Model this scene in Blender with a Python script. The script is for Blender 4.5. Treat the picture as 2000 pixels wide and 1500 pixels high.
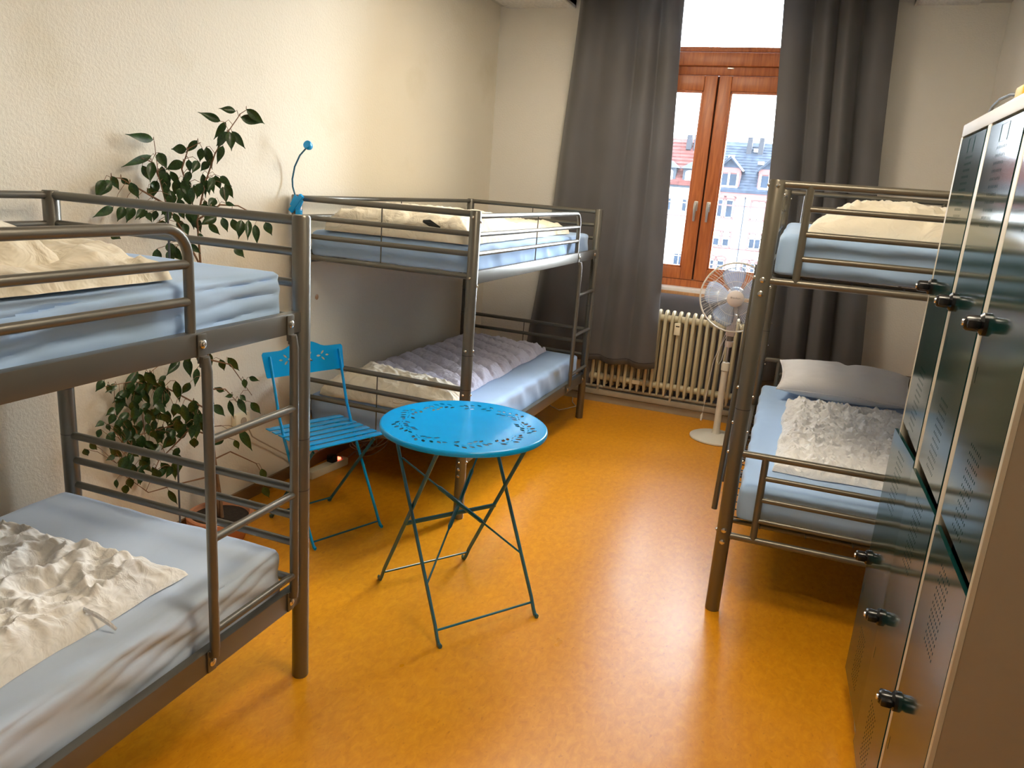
import bpy, bmesh, math, random
import numpy as np
from mathutils import Vector, Matrix
for o in list(bpy.data.objects): bpy.data.objects.remove(o)
SC = bpy.context.scene
COL = SC.collection
PI = math.pi
rnd = random.Random(7)

# ------------------------------------------------------------------ camera, sky, light, exposure
cam_d = bpy.data.cameras.new('camera'); cam = bpy.data.objects.new('camera', cam_d); COL.objects.link(cam)
cam_d.sensor_width = 36.0; cam_d.lens = 1496.8 / 2000 * 36.0; cam_d.clip_start = .02; cam_d.clip_end = 500
r_ = Vector((0.93002, 0.36035, 0.07220)); u_ = Vector((-0.15664, 0.21095, 0.96486)); f_ = Vector((-0.33246, 0.90865, -0.25263))
mw = Matrix((r_, u_, -f_)).transposed().to_4x4(); mw.translation = (2.3422, 0, 1.6284)
cam.matrix_world = mw
SC.camera = cam

SKY = 13.0
wd = bpy.data.worlds.new('world'); SC.world = wd; wd.use_nodes = True
nt = wd.node_tree
bg = nt.nodes['Background']; bg.inputs[0].default_value = (.80, .90, 1.0, 1); bg.inputs[1].default_value = SKY

FILL_COL = (1.0, .86, .66); FILL_W = 19.0

vs = SC.view_settings
SC.display_settings.display_device = 'sRGB'
vs.view_transform = 'Standard'; vs.look = 'None'; vs.gamma = 1.0; vs.use_curve_mapping = False
vs.exposure = 0.80

# wide soft sun added beyond the houses to strengthen daylight through the window
sl = bpy.data.lights.new('fill_sun', 'SUN'); sl.energy = 39.0; sl.angle = math.radians(66); sl.color = (.82, .91, 1.0)
so_ = bpy.data.objects.new('fill_sun', sl); COL.objects.link(so_); so_.location = (30, 60, 40)
so_.rotation_euler = Vector((.60, .68, .41)).to_track_quat('Z', 'Y').to_euler()

# portal helps the daylight come through the real opening
pl = bpy.data.lights.new('window_portal', 'AREA'); pl.shape = 'RECTANGLE'; pl.size = 1.44; pl.size_y = 2.2; pl.cycles.is_portal = True
plo = bpy.data.objects.new('window_portal', pl); COL.objects.link(plo)
plo.location = (1.57, 6.10, 2.08); plo.rotation_euler = (-PI/2, 0, 0)

# ------------------------------------------------------------------ helpers
def V(*a): return np.array(a, float)

class MB:
    def __init__(s): s.v = []; s.f = []
    def add(s, vs_, fs):
        n = len(s.v); s.v.extend([tuple(map(float, p)) for p in vs_]); s.f.extend([tuple(i + n for i in f) for f in fs]); return s
    def box(s, x0, x1, y0, y1, z0, z1, b=0.0, M=None):
        if b <= 0:
            vv = [(x, y, z) for z in (z0, z1) for y in (y0, y1) for x in (x0, x1)]
            ff = [(0, 2, 3, 1), (4, 5, 7, 6), (0, 1, 5, 4), (2, 6, 7, 3), (0, 4, 6, 2), (1, 3, 7, 5)]
        else:
            bm = bmesh.new(); bmesh.ops.create_cube(bm, size=1)
            for w in bm.verts:
                w.co = Vector((x0 if w.co.x < 0 else x1, y0 if w.co.y < 0 else y1, z0 if w.co.z < 0 else z1))
            bmesh.ops.bevel(bm, geom=bm.edges[:], offset=b, segments=2, affect='EDGES', profile=.6)
            bm.verts.index_update(); vv = [tuple(w.co) for w in bm.verts]; ff = [tuple(q.index for q in fc.verts) for fc in bm.faces]; bm.free()
        if M is not None: vv = [tuple(M @ Vector(p)) for p in vv]
        return s.add(vv, ff)
    def tube(s, pts, r, n=10, caps=True, closed=False, flat=1.0, up=None):
        P = [Vector(p) for p in pts]; k = len(P); R = r if hasattr(r, '__len__') else [r] * k
        T = []
        for i in range(k):
            a = P[(i - 1) % k] if (closed or i > 0) else P[i]; b = P[(i + 1) % k] if (closed or i < k - 1) else P[i]
            t = (b - a); T.append(t.normalized() if t.length > 1e-9 else Vector((0, 0, 1)))
        ref = Vector(up) if up else (Vector((0, 0, 1)) if abs(T[0].z) < .9 else Vector((1, 0, 0)))
        N = (ref - T[0] * ref.dot(T[0])).normalized(); vv = []; ff = []
        for i in range(k):
            N = (N - T[i] * N.dot(T[i])); N = N.normalized() if N.length > 1e-6 else T[i].orthogonal().normalized()
            B = T[i].cross(N)
            for j in range(n):
                a = 2 * PI * j / n; vv.append(P[i] + N * (math.cos(a) * R[i]) + B * (math.sin(a) * R[i] * flat))
        m = k if closed else k - 1
        for i in range(m):
            for j in range(n):
                a = i * n + j; b = i * n + (j + 1) % n; c = ((i + 1) % k) * n + (j + 1) % n; d = ((i + 1) % k) * n + j
                ff.append((a, b, c, d))
        if caps and not closed: ff.append(tuple(reversed(range(n)))); ff.append(tuple(range((k - 1) * n, k * n)))
        return s.add(vv, ff)
    def cyl(s, a, b, r, n=12, r2=None): return s.tube([a, b], [r, r if r2 is None else r2], n)
    def lathe(s, prof, n=32, o=(0, 0, 0), M=None, cap=True):
        vv = []; ff = []; k = len(prof)
        for (r, z) in prof:
            for j in range(n):
                a = 2 * PI * j / n; p = Vector((r * math.cos(a), r * math.sin(a), z))
                if M is not None: p = M @ p
                vv.append((p.x + o[0], p.y + o[1], p.z + o[2]))
        for i in range(k - 1):
            for j in range(n): ff.append((i * n + j, i * n + (j + 1) % n, (i + 1) * n + (j + 1) % n, (i + 1) * n + j))
        if cap and prof[0][0] > 1e-5: ff.append(tuple(reversed(range(n))))
        if cap and prof[-1][0] > 1e-5: ff.append(tuple(range((k - 1) * n, k * n)))
        return s.add(vv, ff)
    def grid(s, A, flip=False):
        h, w = A.shape[:2]; ff = []
        for i in range(h - 1):
            for j in range(w - 1):
                q = (i * w + j, i * w + j + 1, (i + 1) * w + j + 1, (i + 1) * w + j); ff.append(q[::-1] if flip else q)
        return s.add(A.reshape(-1, 3), ff)
    def prism(s, poly, z0, z1, M=None):
        n = len(poly); vv = [(x, y, z0) for x, y in poly] + [(x, y, z1) for x, y in poly]
        ff = [tuple(reversed(range(n))), tuple(range(n, 2 * n))] + [(i, (i + 1) % n, n + (i + 1) % n, n + i) for i in range(n)]
        if M is not None: vv = [tuple(M @ Vector(p)) for p in vv]
        return s.add(vv, ff)
    def mesh(s, name, ang=38, weld=0):
        me = bpy.data.meshes.new(name); me.from_pydata(s.v, [], s.f); me.update()
        if weld:
            bm = bmesh.new(); bm.from_mesh(me); bmesh.ops.remove_doubles(bm, verts=bm.verts, dist=weld); bmesh.ops.recalc_face_normals(bm, faces=bm.faces); bm.to_mesh(me); bm.free()
        smooth(me, ang); return me
    def build(s, name, m, parent=None, ang=38, weld=0): return obj(name, s.mesh(name, ang, weld), m, parent)

def smooth(me, ang=38):
    me.polygons.foreach_set('use_smooth', [True] * len(me.polygons)); me.set_sharp_from_angle(angle=math.radians(ang)); me.update()
def obj(name, me, m=None, parent=None):
    o = bpy.data.objects.new(name, me); COL.objects.link(o)
    if m is not None and me is not None and len(me.materials) == 0: me.materials.append(m)
    if parent is not None: o.parent = parent
    return o
def thing(name, label, cat, loc=(0, 0, 0), rz=0, group=None):
    o = bpy.data.objects.new(name, None); COL.objects.link(o); o.location = loc; o.rotation_euler = (0, 0, rz); o.empty_display_size = .1
    return tag(o, label, cat, group)
def tag(o, label, cat, group=None, kind=None):
    o['label'] = label; o['category'] = cat
    if group: o['group'] = group
    if kind: o['kind'] = kind
    return o
def struct(o, label=None, cat=None):
    o['kind'] = 'structure'
    if label: o['label'] = label
    if cat: o['category'] = cat
    return o
def plate(name, outer, holes, th, m, parent=None, M=None):
    cu = bpy.data.curves.new(name, 'CURVE'); cu.dimensions = '2D'; cu.fill_mode = 'BOTH'; cu.extrude = th / 2
    for poly in [outer] + holes:
        sp = cu.splines.new('POLY'); sp.points.add(len(poly) - 1); sp.use_cyclic_u = True
        for q, (x, y) in zip(sp.points, poly): q.co = (x, y, 0, 1)
    co = bpy.data.objects.new(name + '_c', cu); COL.objects.link(co)
    dg = bpy.context.evaluated_depsgraph_get(); me = bpy.data.meshes.new_from_object(co.evaluated_get(dg)); me.name = name
    bpy.data.objects.remove(co); bpy.data.curves.remove(cu)
    if M is not None: me.transform(M)
    smooth(me, 30); me.materials.clear()
    return obj(name, me, m, parent)

# numpy noise
_rs = np.random.RandomState(3); _perm = _rs.permutation(512); _g = _rs.rand(512) * 2 * PI
def pnoise(x, y):
    xi = np.floor(x).astype(int); yi = np.floor(y).astype(int); xf = x - xi; yf = y - yi
    def gr(ix, iy, dx, dy):
        h = _g[_perm[(ix + _perm[iy % 512]) % 512]]; return np.cos(h) * dx + np.sin(h) * dy
    u = xf * xf * xf * (xf * (xf * 6 - 15) + 10); w = yf * yf * yf * (yf * (yf * 6 - 15) + 10)
    a = gr(xi, yi, xf, yf); b = gr(xi + 1, yi, xf - 1, yf); c = gr(xi, yi + 1, xf, yf - 1); d = gr(xi + 1, yi + 1, xf - 1, yf - 1)
    return (a + u * (b - a)) * (1 - w) + (c + u * (d - c)) * w
def fbm(x, y, o=4):
    t = 0; a = 1.0
    for i in range(o): t = t + a * pnoise(x * 2 ** i + 17 * i, y * 2 ** i + 31 * i); a *= .5
    return t
def ridge(x, y, o=3):
    t = 0; a = 1.0
    for i in range(o):
        t = t + a * (1 - np.abs(pnoise(x * 2 ** i + 13 * i, y * 2 ** i + 7 * i)) * 2.4); a *= .5
    return t

# ------------------------------------------------------------------ materials (all procedural)
def M(name, col, rough=.5, metal=0.0, var=.08, vs_=6.0, bump=0.0, bs=60.0, coat=0.0, stretch=(1, 1, 1), col2=None, emit=0.0, spec=.5, detail=4, sheen=0.0, sub=0.0):
    m = bpy.data.materials.new(name); m.use_nodes = True; t = m.node_tree; N = t.nodes; L = t.links; b = N['Principled BSDF']
    tc = N.new('ShaderNodeTexCoord'); mp = N.new('ShaderNodeMapping'); mp.inputs['Scale'].default_value = stretch; L.new(tc.outputs['Object'], mp.inputs[0])
    nz = N.new('ShaderNodeTexNoise'); nz.inputs['Scale'].default_value = vs_; nz.inputs['Detail'].default_value = detail; L.new(mp.outputs[0], nz.inputs['Vector'])
    cr = N.new('ShaderNodeValToRGB'); cr.color_ramp.elements[0].position = .32; cr.color_ramp.elements[1].position = .68
    c1 = tuple(c * (1 - var) for c in col); c2 = col2 or tuple(min(1, c * (1 + var)) for c in col)
    cr.color_ramp.elements[0].color = (*c1, 1); cr.color_ramp.elements[1].color = (*c2, 1)
    L.new(nz.outputs['Fac'], cr.inputs[0]); L.new(cr.outputs[0], b.inputs['Base Color'])
    b.inputs['Roughness'].default_value = rough; b.inputs['Metallic'].default_value = metal; b.inputs['Specular IOR Level'].default_value = spec
    if coat: b.inputs['Coat Weight'].default_value = coat; b.inputs['Coat Roughness'].default_value = .05
    if sheen: b.inputs['Sheen Weight'].default_value = sheen; b.inputs['Sheen Roughness'].default_value = .5
    if bump:
        n2 = N.new('ShaderNodeTexNoise'); n2.inputs['Scale'].default_value = bs; n2.inputs['Detail'].default_value = 3; L.new(mp.outputs[0], n2.inputs['Vector'])
        bp = N.new('ShaderNodeBump'); bp.inputs['Strength'].default_value = bump; bp.inputs['Distance'].default_value = .01; L.new(n2.outputs['Fac'], bp.inputs['Height']); L.new(bp.outputs[0], b.inputs['Normal'])
    if emit: b.inputs['Emission Color'].default_value = (*col, 1); b.inputs['Emission Strength'].default_value = emit
    return m

def wall_mat(name, col, stain=0.0):
    m = M(name, col, .85, var=.02, vs_=1.2, bump=.28, bs=95, spec=.25)
    if stain:
        t = m.node_tree; N = t.nodes; L = t.links; b = N['Principled BSDF']; cr = b.inputs['Base Color'].links[0].from_socket
        tc = N.new('ShaderNodeTexCoord'); nz = N.new('ShaderNodeTexNoise'); nz.inputs['Scale'].default_value = 2.3; nz.inputs['Detail'].default_value = 5; L.new(tc.outputs['Object'], nz.inputs['Vector'])
        rp = N.new('ShaderNodeValToRGB'); rp.color_ramp.elements[0].position = .60; rp.color_ramp.elements[0].color = (0, 0, 0, 1); rp.color_ramp.elements[1].position = .78; rp.color_ramp.elements[1].color = (stain, stain, stain, 1); L.new(nz.outputs['Fac'], rp.inputs[0])
        mx = N.new('ShaderNodeMix'); mx.data_type = 'RGBA'; L.new(rp.outputs[0], mx.inputs['Factor']); L.new(cr, mx.inputs['A']); mx.inputs['B'].default_value = (.52, .44, .25, 1); L.new(mx.outputs['Result'], b.inputs['Base Color'])
    return m

def floor_mat():
    m = bpy.data.materials.new('orange_linoleum'); m.use_nodes = True; t = m.node_tree; N = t.nodes; L = t.links; b = N['Principled BSDF']
    tc = N.new('ShaderNodeTexCoord'); mp = N.new('ShaderNodeMapping'); mp.inputs['Scale'].default_value = (1.0, .55, 1); L.new(tc.outputs['Object'], mp.inputs[0])
    n1 = N.new('ShaderNodeTexNoise'); n1.inputs['Scale'].default_value = 42; n1.inputs['Detail'].default_value = 6; n1.inputs['Roughness'].default_value = .7; n1.inputs['Distortion'].default_value = .6; L.new(mp.outputs[0], n1.inputs['Vector'])
    cr = N.new('ShaderNodeValToRGB'); e = cr.color_ramp.elements; e[0].position = .30; e[0].color = (.62, .235, .006, 1); e[1].position = .72; e[1].color = (.78, .345, .014, 1); k = e.new(.5); k.color = (.70, .285, .008, 1)
    L.new(n1.outputs['Fac'], cr.inputs[0])
    # scattered reddish flecks
    n2 = N.new('ShaderNodeTexNoise'); n2.inputs['Scale'].default_value = 70; n2.inputs['Detail'].default_value = 2; L.new(mp.outputs[0], n2.inputs['Vector'])
    r2 = N.new('ShaderNodeValToRGB'); r2.color_ramp.elements[0].position = .66; r2.color_ramp.elements[0].color = (0, 0, 0, 1); r2.color_ramp.elements[1].position = .74; r2.color_ramp.elements[1].color = (.4, .4, .4, 1); L.new(n2.outputs['Fac'], r2.inputs[0])
    mx = N.new('ShaderNodeMix'); mx.data_type = 'RGBA'; L.new(r2.outputs[0], mx.inputs['Factor']); L.new(cr.outputs[0], mx.inputs['A']); mx.inputs['B'].default_value = (.42, .11, .008, 1)
    L.new(mx.outputs['Result'], b.inputs['Base Color'])
    n3 = N.new('ShaderNodeTexNoise'); n3.inputs['Scale'].default_value = 5; n3.inputs['Detail'].default_value = 4; L.new(mp.outputs[0], n3.inputs['Vector'])
    mr = N.new('ShaderNodeMapRange'); mr.inputs['To Min'].default_value = .24; mr.inputs['To Max'].default_value = .36; L.new(n3.outputs['Fac'], mr.inputs['Value']); L.new(mr.outputs[0], b.inputs['Roughness'])
    b.inputs['Specular IOR Level'].default_value = .5
    n4 = N.new('ShaderNodeTexNoise'); n4.inputs['Scale'].default_value = 9; n4.inputs['Detail'].default_value = 3; L.new(tc.outputs['Object'], n4.inputs['Vector'])
    bp = N.new('ShaderNodeBump'); bp.inputs['Strength'].default_value = .05; bp.inputs['Distance'].default_value = .02; L.new(n4.outputs['Fac'], bp.inputs['Height']); L.new(bp.outputs[0], b.inputs['Normal'])
    return m

def wood_mat(name, c1, c2):
    m = bpy.data.materials.new(name); m.use_nodes = True; t = m.node_tree; N = t.nodes; L = t.links; b = N['Principled BSDF']
    tc = N.new('ShaderNodeTexCoord'); mp = N.new('ShaderNodeMapping'); mp.inputs['Scale'].default_value = (14, 14, 1.2); L.new(tc.outputs['Object'], mp.inputs[0])
    nz = N.new('ShaderNodeTexNoise'); nz.inputs['Scale'].default_value = 4; nz.inputs['Detail'].default_value = 6; nz.inputs['Distortion'].default_value = .6; L.new(mp.outputs[0], nz.inputs['Vector'])
    cr = N.new('ShaderNodeValToRGB'); cr.color_ramp.elements[0].position = .3; cr.color_ramp.elements[1].position = .72; cr.color_ramp.elements[0].color = (*c1, 1); cr.color_ramp.elements[1].color = (*c2, 1)
    L.new(nz.outputs['Fac'], cr.inputs[0]); L.new(cr.outputs[0], b.inputs['Base Color']); b.inputs['Roughness'].default_value = .38
    return m

def mix_mat(name, col, fac_transparent, gloss_rough=.05, tint=(1, 1, 1), ior=1.45):
    """thin clear sheet: transparent, with a Fresnel reflection and a little body colour"""
    m = bpy.data.materials.new(name); m.use_nodes = True; t = m.node_tree; N = t.nodes; L = t.links; N.clear()
    out = N.new('ShaderNodeOutputMaterial'); tr = N.new('ShaderNodeBsdfTransparent'); tr.inputs[0].default_value = (*tint, 1)
    df = N.new('ShaderNodeBsdfPrincipled'); df.inputs['Base Color'].default_value = (*col, 1); df.inputs['Roughness'].default_value = .35
    m1 = N.new('ShaderNodeMixShader'); m1.inputs[0].default_value = fac_transparent; L.new(df.outputs[0], m1.inputs[1]); L.new(tr.outputs[0], m1.inputs[2])
    gl = N.new('ShaderNodeBsdfGlossy'); gl.inputs['Roughness'].default_value = gloss_rough
    fr = N.new('ShaderNodeFresnel'); fr.inputs[0].default_value = ior
    m2 = N.new('ShaderNodeMixShader'); L.new(fr.outputs[0], m2.inputs[0]); L.new(m1.outputs[0], m2.inputs[1]); L.new(gl.outputs[0], m2.inputs[2]); L.new(m2.outputs[0], out.inputs[0])
    return m

def cloth_mat(name, col, trans=0.0, rough=.85, var=.05, weave=900, wbump=.06, wr=0.0, wrs=9.0, sheen=.2, wst=(1, 1, 1)):
    m = bpy.data.materials.new(name); m.use_nodes = True; t = m.node_tree; N = t.nodes; L = t.links; b = N['Principled BSDF']
    tc = N.new('ShaderNodeTexCoord')
    nz = N.new('ShaderNodeTexNoise'); nz.inputs['Scale'].default_value = 3; nz.inputs['Detail'].default_value = 4; L.new(tc.outputs['Object'], nz.inputs['Vector'])
    cr = N.new('ShaderNodeValToRGB'); cr.color_ramp.elements[0].position = .3; cr.color_ramp.elements[1].position = .7
    cr.color_ramp.elements[0].color = (*[c * (1 - var) for c in col], 1); cr.color_ramp.elements[1].color = (*[min(1, c * (1 + var)) for c in col], 1); L.new(nz.outputs['Fac'], cr.inputs[0]); L.new(cr.outputs[0], b.inputs['Base Color'])
    b.inputs['Roughness'].default_value = rough; b.inputs['Sheen Weight'].default_value = sheen; b.inputs['Specular IOR Level'].default_value = .2
    w = N.new('ShaderNodeTexNoise'); w.inputs['Scale'].default_value = weave; L.new(tc.outputs['Object'], w.inputs['Vector'])
    bp = N.new('ShaderNodeBump'); bp.inputs['Strength'].default_value = wbump; bp.inputs['Distance'].default_value = .003; L.new(w.outputs['Fac'], bp.inputs['Height'])
    last = bp
    if wr:
        mp = N.new('ShaderNodeMapping'); mp.inputs['Scale'].default_value = wst; L.new(tc.outputs['Object'], mp.inputs[0])
        n2 = N.new('ShaderNodeTexNoise'); n2.inputs['Scale'].default_value = wrs; n2.inputs['Detail'].default_value = 3; n2.inputs['Distortion'].default_value = .8; L.new(mp.outputs[0], n2.inputs['Vector'])
        b2 = N.new('ShaderNodeBump'); b2.inputs['Strength'].default_value = wr; b2.inputs['Distance'].default_value = .03; L.new(n2.outputs['Fac'], b2.inputs['Height']); L.new(bp.outputs[0], b2.inputs['Normal']); last = b2
    L.new(last.outputs[0], b.inputs['Normal'])
    if trans:
        out = N['Material Output']; tl = N.new('ShaderNodeBsdfTranslucent'); L.new(cr.outputs[0], tl.inputs[0]); mx = N.new('ShaderNodeMixShader'); mx.inputs[0].default_value = trans
        L.new(b.outputs[0], mx.inputs[1]); L.new(tl.outputs[0], mx.inputs[2]); L.new(mx.outputs[0], out.inputs[0])
    return m

MT = dict(
    wall=wall_mat('cream_plaster', (.75, .70, .585), .28), wall2=wall_mat('white_plaster', (.78, .75, .69), .08),
    niche=M('grey_niche', (.17, .17, .19), .8, var=.06, vs_=4),
    ceil=M('ceiling_tile', (.74, .72, .68), .9, var=.10, vs_=45, bump=.3, bs=160), grid=M('ceiling_grid', (.55, .53, .48), .6, var=.03),
    floor=floor_mat(), base=M('brown_skirting', (.22, .12, .045), .5, var=.15, vs_=8, stretch=(1, .2, 1)), plinth=M('painted_plinth', (.36, .32, .24), .55, var=.12, vs_=5),
    wood=wood_mat('stained_window_wood', (.34, .085, .018), (.55, .165, .04)), woodd=M('dark_joint', (.05, .015, .006), .7), sill=M('white_sill', (.78, .77, .74), .35, var=.03), silledge=wood_mat('sill_edge_wood', (.42, .22, .09), (.55, .32, .15)),
    glass=mix_mat('window_glass', (.9, .95, 1), .985), steel=M('satin_steel', (.62, .61, .58), .28, .9, var=.04),
    bed=M('silver_lacquer', (.165, .158, .135), .34, .6, var=.05, vs_=3), bedC=M('bronze_grey_lacquer', (.17, .155, .12), .36, .55, var=.05, vs_=3), joint=M('joint_groove', (.05, .05, .045), .6), bolt=M('zinc_bolt', (.66, .64, .6), .25, .95, var=.05), wire=M('base_wire', (.10, .095, .085), .5, .4),
    sheet=cloth_mat('pale_blue_sheet', (.40, .58, .86), .0, var=.03, wr=.12, wrs=7, wst=(1, .35, 1)), sheet2=cloth_mat('grey_blue_sheet', (.56, .66, .80), .0, var=.03, wr=.12, wrs=7, wst=(1, .35, 1)),
    cream=cloth_mat('cream_duvet_cloth', (.80, .74, .60), var=.05, wr=.55, wrs=13), white=cloth_mat('white_duvet_cloth', (.84, .80, .73), var=.03, wr=.35, wrs=18), white2=cloth_mat('bright_duvet_cloth', (.86, .86, .86), var=.03, wr=.55, wrs=24), quilt=cloth_mat('lavender_white_quilt', (.74, .73, .86), var=.05, wr=.35, wrs=30), pillow=cloth_mat('grey_white_pillow', (.78, .77, .78), var=.03, wr=.12, wrs=12),
    curtain=cloth_mat('charcoal_curtain', (.15, .147, .15), .25, .42, var=.06, wbump=.1, sheen=.35),
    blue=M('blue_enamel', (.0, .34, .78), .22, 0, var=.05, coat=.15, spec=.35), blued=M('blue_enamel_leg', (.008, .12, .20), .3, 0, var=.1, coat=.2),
    lockgreen=M('dark_green_gloss', (.005, .036, .034), .11, 0, var=.05, spec=.45), lockgrey=M('light_grey_steel', (.62, .58, .48), .38, 0, var=.03), lockside=M('shaded_beige_steel', (.38, .33, .25), .5, 0, var=.03), lockdark=M('locker_inside', (.02, .022, .022), .8), black=M('black_plastic', (.008, .008, .009), .25, var=.1), chrome=M('chrome', (.8, .78, .74), .12, 1.0, var=.02),
    rad=M('cream_radiator', (.56, .50, .33), .4, var=.06, vs_=8), meter=M('ivory_plastic', (.80, .74, .55), .4, var=.02), fanw=M('white_plastic', (.70, .67, .58), .35, var=.02), fanp=M('pinkish_white_plastic', (.74, .68, .66), .4, var=.02), fanblade=mix_mat('clear_blue_blade', (.60, .70, .88), .58, .08, (.85, .92, 1)), fangrey=M('fan_grey', (.22, .20, .2), .4),
    leaf=M('ficus_leaf', (.014, .045, .008), .34, 0, var=.4, vs_=9, col2=(.03, .085, .014), coat=.1), bark=M('ficus_bark', (.22, .12, .06), .8, var=.2, vs_=25), terra=M('terracotta', (.62, .27, .14), .75, var=.08), soil=M('soil', (.03, .02, .012), .95, var=.3, vs_=60, bump=.6),
    cable=M('beige_cable', (.42, .34, .24), .5), cablew=M('white_cable', (.75, .73, .70), .4), cableb=M('black_cable', (.02, .018, .016), .4), yellow=M('ochre_plastic', (.62, .40, .06), .45), led=M('red_led', (1.0, .10, .05), .3, emit=4.0), lamp=M('fill_diffuser', FILL_COL, .5, var=0, emit=1.0),
    facL=M('white_render', (.74, .72, .68), .9, var=.05, vs_=.3), facR=M('pale_pink_render', (.74, .69, .67), .9, var=.05, vs_=.3), sand=M('red_sandstone', (.13, .058, .055), .9, var=.12, vs_=1), slate=M('slate', (.025, .034, .050), .7, spec=.1, var=.35, vs_=2.2), slate2=M('lead_grey', (.035, .042, .052), .7, spec=.1, var=.1), rtile=M('red_roof_tile', (.075, .028, .025), .8, spec=.1, var=.25, vs_=2.0), chim=M('chimney_stone', (.018, .02, .026), .9, var=.2, vs_=2), winw=M('white_window_paint', (.30, .30, .30), .6), pane=M('far_pane', (.008, .018, .034), .15, spec=.15, var=.3, vs_=.8), street=M('asphalt', (.10, .10, .10), .9, var=.2, vs_=.2),
)

# ------------------------------------------------------------------ room shell
XL, XR, YB, YW, ZC = -.09, 3.25, -1.0, 5.79, 2.89
WX0, WX1, WZ0, WZ1 = .85, 2.29, .95, 3.16      # window opening
fl = MB()
fl.box(XL - .1, 2.438, YB, 6.2, -.12, 0); fl.box(2.4395, XR + .1, YB, 6.2, -.12, 0); fl.box(2.43, 2.45, YB, 6.2, -.12, -.0015)
struct(fl.build('floor', MT['floor']))
struct(MB().box(XL - .15, XL, YB - .1, YW + .4, 0, 3.3).build('wall_left', MT['wall']))
struct(MB().box(XR, XR + .15, YB - .1, YW + .4, 0, 3.3).build('wall_right', MT['wall2']))
struct(MB().box(XL, XR, YB - .15, YB, 0, 3.3).build('wall_back', MT['wall2']))
ww = MB()
ww.box(XL, WX0, YW, 6.08, 0, 3.3); ww.box(WX1, XR, YW, 6.08, 0, 3.3); ww.box(WX0, WX1, YW, 6.08, WZ1, 3.3)
ww.box(WX0, WX1, 5.93, 6.08, .10, WZ0 - .01); ww.box(WX0, WX1, 5.775, 6.08, 0, .10)
struct(ww.build('wall_window', MT['wall2']))
struct(MB().box(WX0 + .001, WX1 - .001, 5.915, 5.931, .101, WZ0 - .012).build('wall_niche', MT['niche']))  # thin dark grey panel across the back of the niche
# suspended ceiling: grid plate with a raised bay in front of the window, tiles laid as pieces
CB0 = 5.30
ce = MB(); ce.box(XL, XR, YB, CB0, ZC + .012, 3.3); ce.box(XL, .50, CB0, YW, ZC + .012, 3.3); ce.box(2.72, XR, CB0, YW, ZC + .012, 3.3); ce.box(.50, 2.72, CB0, YW, 3.17, 3.3)
ce.box(.488, .50, CB0, YW, ZC - .004, 3.17); ce.box(2.72, 2.732, CB0, YW, ZC - .004, 3.17); ce.box(.488, 2.732, CB0 - .012, CB0, ZC - .004, 3.17)
ceil = struct(ce.build('ceiling', MT['grid']))
tile_me = MB().box(-.305, .305, -.305, .305, -.006, .012, .004).mesh('ceiling_tile'); tile_me.materials.append(MT['ceil'])
nx = 5; xs0 = [(.27 + i * .625) for i in range(nx)]
yy = YW - .31
while yy > YB:
    for x in xs0:
        x0, x1 = max(XL, x - .305), min(XR, x + .305)
        if yy + .305 > CB0 and x1 > .5 and x0 < 2.72:
            segs = [(x0, min(x1, .485)), (max(x0, 2.735), x1)]
        else: segs = [(x0, x1)]
        for a, b in segs:
            if b - a < .05: continue
            o = obj('ceiling_tile', tile_me, None, ceil); o.location = ((a + b) / 2, yy, ZC + .004); o.scale = ((b - a) / .61, 1, 1)
    yy -= .625
# skirting
struct(MB().box(XL, XL + .014, YB, YW, 0, .065, .003).build('baseboard_left', MT['base']))
struct(MB().box(XR - .014, XR, YB, YW, 0, .065, .003).build('baseboard_right', MT['base']))
bw = MB(); bw.box(XL + .02, XR - .02, YW - .022, YW - .002, 0, .055, .003); bw.box(XL + .02, XR - .02, YW - .045, YW - .002, .065, .105, .004)
struct(bw.build('baseboard_window', MT['plinth']))
tr = MB(); tr.box(WX0 - .06, WX1 + .06, 5.725, 5.875, .945, .975, .006)
sill = struct(tr.build('trim_1', MT['sill']))
MB().box(WX0 - .06, WX1 + .06, 5.719, 5.737, .925, .948, .003).build('sill_edge', MT['silledge'], sill)

# ------------------------------------------------------------------ window
win = bpy.data.objects.new('window_1', None); COL.objects.link(win); win.location = (1.57, 5.885, .97)
struct(win)
def wbox(name, x0, x1, z0, z1, y0=-.035, y1=.035, m='wood', parent=None, b=.006):
    return MB().box(x0 - 1.57, x1 - 1.57, y0, y1, z0 - .97, z1 - .97, b).build(name, MT[m], parent or win)
wbox('frame_jamb', WX0, WX0 + .06, .972, WZ1); wbox('frame_jamb', WX1 - .06, WX1, .972, WZ1)
wbox('frame_head', WX0 + .06, WX1 - .06, WZ1 - .06, WZ1); wbox('frame_bottom', WX0 + .06, WX1 - .06, .972, 1.028, -.045, .035)
wbox('transom', WX0 + .06, WX1 - .06, 2.462, 2.605, -.03, .035); wbox('transom_moulding', WX0 + .06, WX1 - .06, 2.520, 2.607, -.062, -.028)
wbox('transom_catch', 1.62, 1.665, 2.503, 2.513, -.045, -.028, 'steel', None, .002)
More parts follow.
